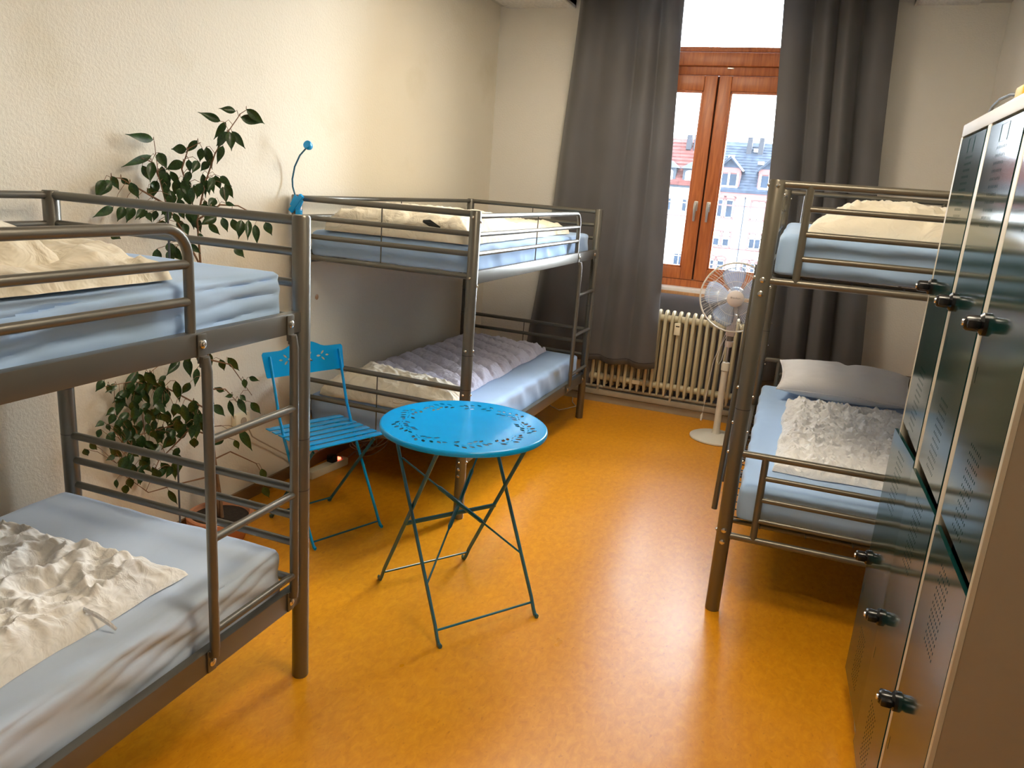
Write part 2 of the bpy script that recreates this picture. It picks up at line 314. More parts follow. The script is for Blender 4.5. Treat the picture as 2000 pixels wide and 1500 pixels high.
def sash(x0, x1, z0, z1, st0, st1, bot, top, hx=None):
    sb = MB()
    for a, b_, c, d in ((x0, x0 + st0, z0, z1), (x1 - st1, x1, z0, z1), (x0 + st0, x1 - st1, z0, z0 + bot), (x0 + st0, x1 - st1, z1 - top, z1)):
        sb.box(a - 1.57, b_ - 1.57, -.055, .02, c - .97, d - .97, .007)
    s = sb.build('sash', MT['wood'], win)
    gx0, gx1, gz0, gz1 = x0 + st0, x1 - st1, z0 + bot, z1 - top
    bd = MB()   # glazing bead, a step nearer the pane
    for a, b_, c, d in ((gx0, gx0 + .014, gz0, gz1), (gx1 - .014, gx1, gz0, gz1), (gx0, gx1, gz0, gz0 + .014), (gx0, gx1, gz1 - .014, gz1)):
        bd.box(a - 1.57, b_ - 1.57, -.042, .0, c - .97, d - .97, .003)
    bd.build('glazing_bead', MT['wood'], s)
    MB().box(gx0 - 1.57, gx1 - 1.57, -.022, -.018, gz0 - .97, gz1 - .97).build('pane', MT['glass'], s)
    if hx is not None:
        h = MB(); h.box(hx - 1.57 - .014, hx - 1.57 + .014, -.062, -.054, 1.53 - .97, 1.60 - .97, .003)
        h.cyl((hx - 1.57, -.06, 1.577 - .97), (hx - 1.57, -.095, 1.577 - .97), .011, 10)
        h.tube([(hx - 1.57, -.095, 1.588 - .97), (hx - 1.57, -.10, 1.55 - .97), (hx - 1.57, -.094, 1.50 - .97), (hx - 1.57, -.088, 1.458 - .97)], [.011, .011, .009, .008], 8, flat=.7)
        h.build('handle', MT['steel'], s)
    return s
sash(WX0 + .06, 1.566, 1.03, 2.457, .085, .088, .085, .10, 1.528)
sash(1.577, WX1 - .06, 1.03, 2.457, .088, .085, .085, .10, 1.618)
sash(WX0 + .06, WX1 - .06, 2.612, WZ1 - .06, .05, .05, .02, .05)
wbox('sash_joint', 1.5655, 1.5775, 1.03, 2.457, -.02, .02, 'woodd', None, 0)

# ------------------------------------------------------------------ houses across the street
def house(name, label, loc, x0, x1, wallm, roofm, eave, ridge, depth=9, zb=-13.0):
    h = thing(name, label, 'building', loc)
    MB().box(x0, x1, 0, depth, zb - loc[2], eave).build('facade', MT[wallm], h)
    r = MB(); r.add([(x0, -.5, eave), (x1, -.5, eave), (x1, depth / 2, ridge), (x0, depth / 2, ridge), (x0, depth + .5, eave), (x1, depth + .5, eave), (x0, -.5, eave - .18), (x1, -.5, eave - .18), (x0, depth + .5, eave - .18), (x1, depth + .5, eave - .18)],
          [(0, 1, 2, 3), (3, 2, 5, 4), (6, 7, 1, 0), (8, 4, 5, 9), (6, 0, 3, 4, 8), (7, 9, 5, 2, 1), (6, 8, 9, 7)])
    return h, r.build('roof', MT[roofm], h, 20)
def far_window(h, x, z, w, hh, n=2, frame='sand', arch=False, blind=0.0, fw=.16):
    f = MB(); f.box(x - w / 2 - fw, x - w / 2, -.12, .02, z - hh / 2 - fw, z + hh / 2 + fw); f.box(x + w / 2, x + w / 2 + fw, -.12, .02, z - hh / 2 - fw, z + hh / 2 + fw)
    f.box(x - w / 2, x + w / 2, -.12, .02, z + hh / 2, z + hh / 2 + fw); f.box(x - w / 2 - fw * .4, x + w / 2 + fw * .4, -.22, .02, z - hh / 2 - fw, z - hh / 2)
    if n == 2 and frame == 'sand': f.box(x - .11, x + .11, -.12, .02, z - hh / 2, z + hh / 2)
    if arch:
        for q in ((-1, 1) if (n == 2 and frame == 'sand') else (0,)):
            cx = x + q * (w / 4 + .03); rr = w / 4 + .05 if q else w / 2 + .05
            pts = [(cx + math.cos(a) * rr * 1.15, -.08, z + hh / 2 + fw * .6 + math.sin(a) * rr * .75) for a in np.linspace(0, PI, 9)]
            f.tube(pts, .09, 6)
    w_ = f.build('window_surround', MT[frame], h, 30)
    g = MB(); g.box(x - w / 2, x + w / 2, -.03, .0, z - hh / 2, z + hh / 2); g.build('pane', MT['pane'], w_)
    b = MB()
    xs_ = [x - w / 2 + .05, x + w / 2 - .05] + ([x - .16, x + .16] if (n == 2 and frame == 'sand') else [x])
    for q in xs_: b.box(q - .05, q + .05, -.07, -.03, z - hh / 2, z + hh / 2)
    for q in (z - hh / 2 + .05, z + hh / 2 - .05, z + hh * .2): b.box(x - w / 2, x + w / 2, -.07, -.03, q - .045, q + .045)
    if blind: b.box(x - w / 2, x + w / 2, -.06, -.03, z + hh / 2 - hh * blind, z + hh / 2)
    b.build('window_bars', MT['winw'], w_)
# slate-roofed house
hr, roofR = house('slate_roofed_house', 'pale pink terraced house with grey slate roof and red sandstone windows outside', (0, 80, 0), -7.7, 12.0, 'facR', 'slate', 2.5, 7.35, 9)
MB().box(-7.7, 12, -.42, 0, 1.95, 2.34).build('cornice', MT['sand'], hr)
MB().box(-7.7, 12, -.08, 0, 1.02, 1.16).build('string_course', MT['sand'], hr); MB().box(-7.7, 12, -.08, 0, -3.15, -3.0).build('string_course', MT['sand'], hr)
for i, x in enumerate((-6.08, -2.85, .6, 3.9, 7.2, 10.3)):
    dbl = i % 2 == 0
    w = 1.75 if dbl else 1.25
    far_window(hr, x, .75, w, 1.75, 2 if dbl else 1, 'sand', dbl, .0 if dbl else .95)
    far_window(hr, x + .12, -2.2, w * .95, 1.45, 2 if dbl else 1, 'sand', False, .5 if dbl else .35)
    far_window(hr, x - .1, -5.15, w, 1.7, 2, 'sand', True, 0); far_window(hr, x, -8.4, w, 1.7, 2, 'sand', False, .3)
MB().tube([(-4.2, -.15, 2.2), (-4.15, -.15, 1.6), (-4.1, -.12, -13)], .06, 6).build('downpipe', MT['slate2'], hr)
def dormer(h, x, z0, w, hh, apex, wallm, roofm, gable=True, win=True):
    d = MB(); d.box(x - w / 2, x + w / 2, -.15, 3.0, z0, z0 + hh)
    dd = d.build('dormer', MT[wallm], h)
    r = MB()
    y0, y1 = -.45, 3.6; zb_ = z0 + hh; e = .28
    if gable:
        r.add([(x - w / 2 - e, y0, zb_ - .25), (x, y0, apex), (x + w / 2 + e, y0, zb_ - .25), (x - w / 2 - e, y1, zb_ - .25), (x, y1 + .6, apex), (x + w / 2 + e, y1, zb_ - .25), (x - w / 2 - e, y0, zb_ - .45), (x, y0, apex - .3), (x + w / 2 + e, y0, zb_ - .45)],
              [(0, 3, 4, 1), (1, 4, 5, 2), (6, 0, 1, 7), (7, 1, 2, 8)])
        MB().add([(x - w / 2, -.16, zb_), (x + w / 2, -.16, zb_), (x, -.16, apex - .25), (x - w / 2, 0.2, zb_), (x + w / 2, .2, zb_), (x, .2, apex - .25)], [(0, 1, 2), (5, 4, 3), (0, 3, 4, 1), (1, 4, 5, 2), (2, 5, 3, 0)]).build('gable', MT['slate'], dd, 10)
        MB().box(x - w / 2 - .02, x + w / 2 + .02, -.24, -.14, zb_ - .5, zb_ - .02).build('dormer_lintel', MT['sand'], dd)
        MB().tube([(x - w / 2 - e, y0, zb_ - .3), (x, y0, apex)], .045, 6).build('verge_board', MT['slate2'], dd); MB().tube([(x + w / 2 + e, y0, zb_ - .3), (x, y0, apex)], .07, 6).build('verge_board', MT['winw'], dd)
    else:
        r.add([(x - w / 2 - e, y0, zb_), (x + w / 2 + e, y0, zb_), (x + w / 2 + e, y1, zb_), (x - w / 2 - e, y1, zb_), (x, y0 + .8, apex), (x, y1, apex), ], [(0, 1, 4), (1, 2, 5, 4), (2, 3, 5), (3, 0, 4, 5), (3, 2, 1, 0)])
    r.build('dormer_roof', MT[roofm], dd, 10)
    pw = w * .8
    if win:
        g = MB().box(x - pw / 2, x + pw / 2, -.2, -.15, z0 + .2, z0 + hh - .6).build('pane', MT['pane'], dd)
        b = MB()
        for q in (-pw / 2, 0, pw / 2): b.box(x + q - .09, x + q + .09, -.25, -.15, z0 + .1, z0 + hh - .5)
        b.box(x - pw / 2 - .1, x + pw / 2 + .1, -.27, -.15, z0 + .02, z0 + .2); b.build('window_bars', MT['winw'], dd)
    else:
        p = [(x - .42, z0 + .12), (x + .42, z0 + .12)] + [(x + .42 * math.cos(a), z0 + hh - .45 + .3 * math.sin(a)) for a in np.linspace(0, PI, 9)]
        MB().prism([(a, c) for a, c in p], .16, .24, Matrix(((1, 0, 0, 0), (0, 0, -1, 0), (0, 1, 0, 0), (0, 0, 0, 1)))).build('shutter_panel', MT['winw'], dd)
for x in (-6.0, -2.2, 1.6, 5.4, 9.2): dormer(hr, x, 2.75, 2.1, 1.9, 5.75, 'sand', 'slate')
for x in (-4.77, -3.65, 2.3, 3.4): MB().box(x - .24, x + .24, 3.2, 3.9, 6.0, 7.78).build('chimney', MT['chim'], hr)
for x, y, z in ((-6.3, 2.9, 5.75), (-3.35, 2.4, 5.25), (-4.0, 3.6, 6.5), (1.0, 2.6, 5.4)):
    MB().box(x - .3, x + .3, y - .35, y + .1, z - .1, z + .22).build('skylight', MT['winw'], hr)
# slate courses: thin raised strips so the roof is not one flat sheet
def courses(h, x0, x1, eave, ridge, depth, step, m, name, t=.035):
    c = MB(); L_ = depth / 2 + .5; k = int(L_ / step)
    sl = (ridge - eave) / L_
    for i in range(k):
        y0 = -.5 + i * step; z0 = eave + (y0 + .5) * sl; y1 = y0 + step; z1 = z0 + step * sl
        c.add([(x0, y0, z0 + t * 2.2), (x1, y0, z0 + t * 2.2), (x1, y1, z1 + t * .3), (x0, y1, z1 + t * .3), (x0, y0, z0), (x1, y0, z0)], [(0, 1, 2, 3), (4, 5, 1, 0)])
    o = c.build(name, MT[m], h, 5); o['kind'] = 'stuff'
courses(hr, -7.7, 12, 2.5, 7.35, 9, .28, 'slate', 'slate_courses')
# red-roofed house
hl, roofL = house('red_roofed_house', 'white terraced house with red tiled roof and balcony outside', (0, 80, 0), -30.0, -7.75, 'facL', 'rtile', 2.85, 7.4, 9)
courses(hl, -30, -7.75, 2.85, 7.4, 9, .40, 'rtile', 'tile_courses', .07)
MB().box(-30, -7.75, -.35, 0, 2.45, 2.78).build('gutter_board', MT['slate2'], hl)
MB().box(-30, -7.75, -.06, 0, -.35, -.22).build('string_course', MT['sand'], hl)
for i in range(9):
    x = -9.8 - 2.05 * i
    dormer(hl, x, 3.05, 1.35, 1.25, 5.0, 'slate2', 'slate2', False, False)
    far_window(hl, x + .05, .75, 1.05, 1.3, 1, 'facL', True, 0, .1)
    far_window(hl, x - .1, -4.6, 1.1, 1.7, 1, 'facL', False, .2, .1); far_window(hl, x - .1, -8.0, 1.1, 1.7, 1, 'facL', False, .2, .1)
    if i % 2: far_window(hl, x, -1.9, 1.05, 1.6, 1, 'facL', False, .3, .1)
for x in (-10.1, -18.3):
    MB().box(x - .55, x + .55, -.06, .01, -2.9, -.95).build('balcony_door', MT['winw'], hl)
    bl = MB(); bl.box(x - 1.1, x + 1.1, -1.1, 0, -3.25, -3.05); bl.box(x - 1.1, x + 1.1, -1.1, -1.04, -2.15, -2.08)
    for q in np.linspace(-1.08, 1.08, 15): bl.box(x + q - .025, x + q + .025, -1.1, -1.05, -3.05, -2.1)
    bl.build('balcony', MT['winw'], hl)
for x in (-10.75, -10.0, -15.5, -19): MB().box(x - .26, x + .26, 3.1, 3.8, 6.2, 7.75).build('chimney', MT['chim'], hl)
struct(MB().box(-90, 90, 9, 140, -13.4, -13).build('ground', MT['street']), 'grey street surface far below the window', 'street')

# ------------------------------------------------------------------ bunk beds
BW, BL, BH = .975, 2.018, 1.4985
def bolt(mb, p, d, r=.009): 
    p = Vector(p); d = Vector(d).normalized(); mb.tube([p, p + d * .003, p + d * .0055], [r, r, r * .6], 10); mb.tube([p + d * .005, p + d * .007], r * .38, 6)
def rod(parent, a, b, r, name, m, n=10): return MB().cyl(a, b, r, n).build(name, m, parent)
def make_bed(label, loc, rz):
    t = thing('bunk_bed', label, 'bunk bed', loc, rz, 'silver bunk beds along the left wall'); m = MT['bed']
    for x in (0, -BW):
        for y in (0, -BL):
            p = MB().tube([(x, y, 0), (x, y, .004), (x, y, BH - .006), (x, y, BH)], [.025, .0265, .0265, .023], 20).build('post', m, t)
            rg = MB()
            for z in (.665, .832): rg.tube([(x, y, z - .0015), (x, y, z + .0015)], .0268, 20)  # dark seam rings round each post
            rg.build('joint_ring', MT['joint'], p)['kind'] = 'stuff'
            bo = MB(); sx = 1 if x == 0 else -1
            if y < 0 or x < 0:
                for z in (.855, .640, 1.45, 1.16, .30): bolt(bo, (x + sx * .0262, y, z), (sx, 0, 0), .006)
            sy = -1 if y else 1
            for z in (.855, .640, 1.47, 1.196, .30): bolt(bo, (x, y + .0262 * (1 if sy > 0 else -1), z), (0, sy, 0), .006)
            if y < 0 and x == 0: 
                for z in (.23, .265): bolt(bo, (x, y - .0262, z), (0, -1, 0), .0075)
            bo.build('bolts', MT['bolt'], p)['kind'] = 'stuff'
    for y in (0, -BL):
        for z, r in ((1.483, .0145), (1.393, .0125), (1.303, .0125), (1.200, .0135), (.660, .0135), (.568, .0125), (.475, .0125), (.345, .0135)):
            rod(t, (-BW, y, z), (0, y, z), r, 'end_rail', m, 12)
        rod(t, (-BW / 2, y, 1.483), (-BW / 2, y, 1.20), .0032, 'spacer_rod', MT['wire'], 6); rod(t, (-BW / 2, y, .66), (-BW / 2, y, .345), .0032, 'spacer_rod', MT['wire'], 6)
    for x, s in ((0, -1), (-BW, 1)):
        for z, h in ((1.196, .060), (.3155, .068)):
            b = MB(); b.box(x - .014, x + .014, -BL + .012, -.012, z - h / 2, z + h / 2, .003); b.box(min(x, x + s * .04), max(x, x + s * .04), -BL + .03, -.03, z - h / 2, z - h / 2 + .004)
            b.build('side_beam', m, t)
    # guard rail on the room side, with a bent end next to the ladder
    gy = -.438
    pts = [(0, -BL, 1.474), (0, gy - .07, 1.474)] + [(0, gy - .07 + .07 * math.sin(a), 1.404 + .07 * math.cos(a)) for a in np.linspace(0, PI / 2, 8)] + [(0, gy, 1.18)]
    MB().tube(pts, .0128, 12).build('guard_rail', m, t)
    for z in (1.39, 1.302): rod(t, (0, -BL, z), (0, gy, z), .0112, 'guard_rail', m, 12)
    rod(t, (0, -1.2, 1.474), (0, -1.2, 1.22), .0032, 'spacer_rod', MT['wire'], 6)
    for z in (1.483, 1.39): rod(t, (-BW, -BL, z), (-BW, 0, z), .012, 'wall_guard_rail', m, 12)
    rod(t, (-BW, -1.0, 1.483), (-BW, -1.0, 1.22), .0032, 'spacer_rod', MT['wire'], 6)
    for y in (-.074, -.42):
        u = MB().tube([(.030, y, .335), (.030, y, .36), (.030, y, 1.13), (.026, y, 1.165)], [.011, .0135, .0135, .011], 14).build('ladder_upright', m, t)
        for za, zb, zc, zd, zk in ((1.15, 1.222, 1.14, 1.168, 1.197), (.285, .35, .333, .352, .313)):
            e = MB(); e.box(.0145, .0195, y - .015, y + .015, za, zb, .002); e.box(.017, .030, y - .012, y + .012, zc, zd, .002); e.build('ladder_bracket', m, u)
            bo = MB(); bolt(bo, (.0195, y, zk), (1, 0, 0), .011); bo.build('bolt', MT['bolt'], u)
    for z in (.951, .680, .412): rod(t, (.030, -.42, z), (.030, -.074, z), .0112, 'ladder_rung', m, 12)
    wires(t, -BW + .014, -.014, -BL + .03, -.03, (1.199, .314))
    return t
def wires(t, x0, x1, y0, y1, zs):
    for z in zs:
        w = MB()
        for y in np.arange(y0 + .06, y1, .085): w.box(x0, x1, y - .0025, y + .0025, z - .0025, z + .0025)
        for x in np.linspace(x0 + .12, x1 - .12, 5): w.box(x - .002, x + .002, y0, y1, z - .0065, z - .0025)
        for y in (y0 + (y1 - y0) * .33, y0 + (y1 - y0) * .67): w.box(x0, x1, y - .012, y + .012, z - .03, z - .007)
        w.build('wire_base', MT['wire'], t)
make_bed('silver metal bunk bed in the left foreground in front of the plant', (.989, 1.8615, 0), .002)
TB = -.0187
BO = (.925 - BL * math.sin(TB), 3.2353 + BL * math.cos(TB), 0)
make_bed('silver metal bunk bed by the far left corner with blue lamp clipped to it', BO, TB)

CW, CL, CH, TC = .954, 2.0, 1.7091, .0167
CO = (2.2034, 2.968, 0)
def make_bed_c():
    t = thing('bunk_bed', 'tall bronze grey metal bunk bed on the right beside the green lockers', 'bunk bed', CO, TC); m = MT['bedC']
    for x in (0, CW):
        for y in (0, CL):
            p = MB().tube([(x, y, 0), (x, y, .004), (x, y, CH - .005), (x, y, CH)], [.027, .0285, .0285, .026], 20).build('post', m, t)
            rg = MB()
            rg.tube([(x, y, .858), (x, y, .861)], .0288, 20); rg.build('joint_ring', MT['joint'], p)
            bo = MB(); sy = -1 if y == 0 else 1
            for z in (1.355, 1.305, .362, .312): bolt(bo, (x, y + sy * .028, z), (0, sy, 0), .0105)
            bolt(bo, (x + .004, y + sy * .028, 1.69), (0, sy, 0), .007)
            sx = -1 if x == 0 else 1
            for z in (1.69, 1.36, .94, .80, .68, .35): bolt(bo, (x + sx * .028, y, z), (sx, 0, 0), .0075); bolt(bo, (x - sx * .028, y, z - .03), (-sx, 0, 0), .006)
            bo.build('bolts', MT['bolt'], p)['kind'] = 'stuff'
    for y in (0, CL):
        for hs in ((1.695, 1.615, 1.528, 1.441, 1.352), (.682, .597, .507, .419, .334)):
            for i, z in enumerate(hs):
                a = 0 if i in (0, 4) else .113
                rod(t, (a, y, z), (CW - a, y, z), .0135 if i in (0, 4) else .0105, 'end_rail', m, 12)
            for x in (.113, CW - .113): rod(t, (x, y, hs[0]), (x, y, hs[4]), .0135, 'end_upright', m, 12)
    for x in (0, CW):
        for z in (1.35, .362): MB().box(x - .012, x + .012, .02, CL - .02, z - .022, z + .022, .003).build('side_beam', m, t)
    rod(t, (0, .115, .352), (CW, .115, .352), .0105, 'base_crossbar', m); rod(t, (0, .115, 1.352), (CW, .115, 1.352), .0105, 'base_crossbar', m)
    # guards: three rails, the room side one stops short of the ladder
    for z in (1.672, 1.588, 1.50): rod(t, (0, .52, z), (0, CL, z), .0105, 'guard_rail', m); rod(t, (CW, 0, z), (CW, CL, z), .0105, 'wall_guard_rail', m)
    for y in (.52, 1.3): rod(t, (0, y, 1.672), (0, y, 1.36), .0125, 'guard_upright', m)
    for y in (.085, .43): rod(t, (-.026, y, 1.40), (-.054, y, .40), .0115, 'ladder_upright', m)
    for z in (.62, .89, 1.16):
        xx = -.026 - .028 * (1.40 - z); rod(t, (xx, .085, z), (xx, .43, z), .010, 'ladder_rung', m)
    wires(t, .012, CW - .012, .03, CL - .03, (1.367, .379))
    return t
make_bed_c()

# ------------------------------------------------------------------ mattresses and bedding
def mattress(label, loc, rz, sx, sy, h, m, seed, wr=.006, skew=0.0, r=.032, fold=0.0):
    """rounded foam block under a fitted sheet, wrinkles pulled towards the corners"""
    n = (44, 110, 22); hx, hy, hz = sx / 2, sy / 2, h / 2; mb = MB()
    def face(a, b, c, s):
        A = np.zeros((n[a] + 1, n[b] + 1, 3)); H = (hx, hy, hz)
        A[..., a] = np.linspace(-H[a], H[a], n[a] + 1)[:, None]; A[..., b] = np.linspace(-H[b], H[b], n[b] + 1)[None, :]; A[..., c] = s * H[c]
        return A
    for a, b, c in ((0, 1, 2), (1, 2, 0), (2, 0, 1)):
        for s in (-1, 1):
            A = face(a, b, c, s); I = np.array([hx - r, hy - r, hz - r]); J = np.array([-hx + r, -hy + r, -hz + .010]); C = np.clip(A, J, I); D = A - C
            rz_ = np.where(A[..., 2:3] < 0, .010, r); S = np.concatenate([np.full_like(rz_, r), np.full_like(rz_, r), rz_], axis=2); D = D / S; ln = np.linalg.norm(D, axis=2, keepdims=True)
            N = D / np.maximum(ln, 1e-9); A2 = C + N * S
            x, y, z = A[..., 0], A[..., 1], A[..., 2]
            side = np.clip((np.abs(N[..., 0]) + np.abs(N[..., 1])), 0, 1)
            w = wr * (side * (np.sin((y * 1.0 + x) * 26 + z * (30 + skew * 80) + 3 * fbm(x * 3 + seed, y * 3)) * (.35 + fbm(y * 1.5 + seed, x + z * 3) * 1.4)) + .9 * (fbm(x * 3 + seed, y * 2.2, 3) - .55) * (1 - side * .5))
            if fold:
                ph = (z * 1.0 - .10 * (y + .3 * np.sin(y * 2.3 + seed)) + .02 * fbm(y * 2.2 + seed, z * 8)) / .043
                fo = (1 - np.abs(np.sin(ph * PI)) ** .7) * np.clip(.30 + fbm(y * 1.7 + seed, z * 5 + 3) * 1.3, 0, 1) * np.clip((hy - np.abs(y)) * 14, 0, 1)
                w = w - fold * fo * np.clip(N[..., 0], 0, 1) - .6 * fold * fo * np.clip(N[..., 2], 0, 1) * np.clip((x - hx + .10) / .08, 0, 1)
            A2 = A2 + N * w[..., None]
            A2[..., 2] = np.maximum(A2[..., 2], -hz + .002)
            mb.grid(A2, flip=(s < 0))
    o = mb.build('mattress', MT[m], None, 60, weld=.0012); o.location = (loc[0], loc[1], loc[2] + hz); o.rotation_euler = (0, 0, rz)
    return tag(o, label, 'mattress', 'mattresses in pale blue sheets')
mattress('pale blue sheeted mattress on the upper bunk of the left foreground bed', (.504, .855, 1.2025), .002, .924, 1.92, .140, 'sheet', 1, .007, 1, fold=.020)
mattress('pale grey blue mattress on the lower bunk of the left foreground bed', (.502, .855, .3175), .002, .924, 1.91, .165, 'sheet2', 11, .005, .4, fold=.014)
def loc_b(x, y): return (BO[0] + x * math.cos(TB) - y * math.sin(TB), BO[1] + x * math.sin(TB) + y * math.cos(TB))
mattress('pale blue sheeted mattress on the upper bunk of the far corner bed', (*loc_b(-BW / 2, -BL / 2 + .01), 1.2025), TB, .905, 1.93, .132, 'sheet', 21, .006)
mattress('pale blue sheeted mattress on the lower bunk of the far corner bed', (*loc_b(-BW / 2, -BL / 2 + .01), .3175), TB, .905, 1.93, .159, 'sheet', 31, .005)
def loc_c(x, y): return (CO[0] + x * math.cos(TC) - y * math.sin(TC), CO[1] + x * math.sin(TC) + y * math.cos(TC))
mattress('pale blue sheeted mattress on the upper bunk of the tall right bed', (*loc_c(CW / 2, CL / 2), 1.372), TC, .89, 1.91, .155, 'sheet', 41, .004)
mattress('pale blue sheeted mattress on the lower bunk of the tall right bed', (*loc_c(CW / 2, CL / 2), .384), TC, .89, 1.91, .150, 'sheet', 51, .004)

def duvet(name, label, cat, corners, z0, T, m, seed, n=(70, 70), wr=.02, ws=5.0, edge=.18, fine=.006, fs=18., hem=0.0, prof=None, stripes=None, jit=.02, parent=None, ridged=True, weld=True, sq=.5):
    """a soft slab on a four-cornered footprint (a,b,c,d going round)"""
    a, b, c, d = [np.array(q, float) for q in corners]
    s = np.linspace(0, 1, n[0])[:, None]; t = np.linspace(0, 1, n[1])[None, :]
    s3, t3 = s[..., None], t[..., None]
    P = (a * (1 - s3) + b * s3) * (1 - t3) + (d * (1 - s3) + c * s3) * t3
    lx = np.linalg.norm(b - a); ly = np.linalg.norm(d - a); X = s * lx + 0 * t; Y = t * ly + 0 * s
    jx = fbm(X * 4 + seed, Y * 4 + 5, 3) * jit; jy = fbm(X * 4 + seed + 40, Y * 4 + 9, 3) * jit
    ed = np.minimum(np.minimum(s, 1 - s) * lx, np.minimum(t, 1 - t) * ly) + 0 * X
    e = np.clip(ed / edge, 0, 1); e = 1 - (1 - e) ** 2.2; e = e ** sq
    wx = X + .35 / ws * fbm(X * ws * .6 + seed, Y * ws * .6); wy = Y + .35 / ws * fbm(X * ws * .6 + seed + 9, Y * ws * .6)
    w = (ridge(wx * ws + seed, wy * ws, 3) - 1.1) * wr if ridged else fbm(wx * ws + seed, wy * ws, 3) * wr
    h = T * (prof(s + 0 * t, t + 0 * s) if prof else 1.0)
    if stripes: w = w + stripes(X, Y)
    if hem:
        hm = np.clip((ed - hem) / .02, 0, 1); w = w * (.25 + .75 * hm); h = h * (.62 + .38 * hm) + .008 * np.exp(-((ed - hem) / .008) ** 2)
    zt = z0 + h * e + (w + fbm(X * fs + seed, Y * fs, 2) * fine) * np.clip(e * 1.3, 0, 1)
    zt = np.maximum(zt, z0 + .004 * e + .001)
    top = np.dstack([P[..., 0] + jx, P[..., 1] + jy, zt]); bot = np.dstack([P[..., 0] + jx, P[..., 1] + jy, np.full_like(zt, z0)])
    mb = MB().grid(top, True).grid(bot, False)
    o = mb.build(name, MT[m], parent, 75, weld=.0015)
    if parent is None: tag(o, label, cat)
    return o
# left foreground bed, upper: cream duvet, folded back over itself
duvet('duvet', 'cream duvet spread over the upper bunk of the left foreground bed', 'duvet', ((.06, 1.70), (.06, -.05), (.90, -.05), (.925, 1.44)), 1.346, .068, 'cream', 3, (150, 90), .022, 4.5, .16, .008, 13)
d2 = duvet('duvet_fold', None, None, ((.10, 1.44), (.10, -.04), (.80, -.04), (.84, 1.22)), 1.388, .062, 'cream', 5, (130, 80), .022, 4.5, .14, .008, 13, parent=bpy.data.objects['duvet'])
# lower: crumpled white duvet with flat hem and a tie
dl = duvet('duvet', 'crumpled off-white duvet with flat hem on the lower bunk of the left foreground bed', 'duvet', ((.12, 1.50), (.12, -.05), (.86, -.05), (.84, 1.545)), .483, .064, 'white', 8, (300, 150), .030, 8.5, .09, .010, 22, hem=.05, jit=.015)
MB().tube([(.80, 1.235, .525), (.845, 1.235, .520), (.875, 1.24, .505), (.895, 1.243, .492)], [.007, .008, .008, .006], 6, flat=.5).build('tie_ribbon', MT['white2'], dl)
# far corner bed, upper: thick folded cream duvet
du = duvet('duvet', 'cream folded duvet with a dark tag on the upper bunk of the far corner bed', 'duvet', ((.07, 3.30), (.12, 5.02), (.86, 4.93), (.865, 3.31)), 1.336, .140, 'cream', 13, (140, 80), .020, 6, .20, .007, 16, prof=lambda s, t: 1.0 - .50 * np.clip((s - .30) / .25, 0, 1))
MB().tube([(.62, 3.315, 1.425), (.66, 3.305, 1.420), (.72, 3.298, 1.405)], [.006, .016, .003], 8, flat=.4).build('dark_tag', MT['black'], du)
# lower: quilt and a plump cream pillow-like fold
sq_ = lambda X, Y: -.026 * np.exp(-((np.mod(X * .92 + Y * .40, .135) - .0675) / .016) ** 2)
duvet('quilt', 'lavender white stitched quilt on the lower bunk of the far corner bed', 'quilt', ((-.01, 3.83), (.04, 5.24), (.70, 5.16), (.70, 3.64)), .478, .065, 'quilt', 23, (170, 90), .010, 9, .10, .006, 30, stripes=sq_)
duvet('folded_blanket', 'plump cream folded blanket at the near end of the far corner lower bunk', 'blanket', ((.05, 3.31), (.03, 3.80), (.80, 3.60), (.83, 3.31)), .478, .130, 'cream', 29, (80, 100), .020, 6, .22, .006, 16)
# tall right bed
duvet('duvet', 'cream folded duvet on the upper bunk of the tall right bed', 'duvet', ((2.325, 3.22), (2.36, 4.62), (3.06, 4.60), (3.06, 3.22)), 1.529, .125, 'cream', 33, (130, 80), .026, 6, .24, .009, 14, sq=.7, prof=lambda s, t: .80 + .25 * np.sin(np.clip(t * 1.15, 0, 1) * PI))
duvet('duvet', 'finely crumpled white duvet on the lower bunk of the tall right bed', 'duvet', ((2.345, 3.26), (2.36, 4.50), (3.05, 4.52), (3.03, 3.26)), .536, .055, 'white2', 37, (280, 160), .022, 13, .09, .014, 30, jit=.02)
def pillow(label, loc, rz, tilt, sx, sy, h, m, seed):
    n = (60, 40); u = np.linspace(-1, 1, n[0])[:, None]; v = np.linspace(-1, 1, n[1])[None, :]
    e = np.clip((1 - np.abs(u) ** 2.6), 0, 1) ** .5 * np.clip((1 - np.abs(v) ** 2.4), 0, 1) ** .5
    X = u * sx / 2 * (1 - .07 * (1 - np.abs(v) ** 2) * np.abs(u) ** 6) + 0 * v; Y = v * sy / 2 * (1 - .10 * (1 - np.abs(u) ** 2)*np.abs(v) ** 6) + 0 * u
    w = fbm(X * 6 + seed, Y * 6, 3) * .012 - .022 * np.exp(-((X + .02 - Y * .2) / .03) ** 2) * np.clip(v, 0, 1)
    mb = MB().grid(np.dstack([X, Y, h / 2 * e + w * e]), True).grid(np.dstack([X, Y, -h / 2 * e * .9]), False)
    sm = MB(); ring = [(X[i, 0], Y[i, 0], 0) for i in range(n[0])] + [(X[-1, j], Y[-1, j], 0) for j in range(1, n[1])] + [(X[i, -1], Y[i, -1], 0) for i in range(n[0] - 2, -1, -1)] + [(X[0, j], Y[0, j], 0) for j in range(n[1] - 2, 0, -1)]
    o = mb.build('pillow', MT[m], None, 75, weld=.0012); o.location = loc; o.rotation_euler = (tilt, 0, rz)
    sm.tube(ring, .0035, 6, closed=True).build('piping', MT[m], o)
    return tag(o, label, 'pillow')
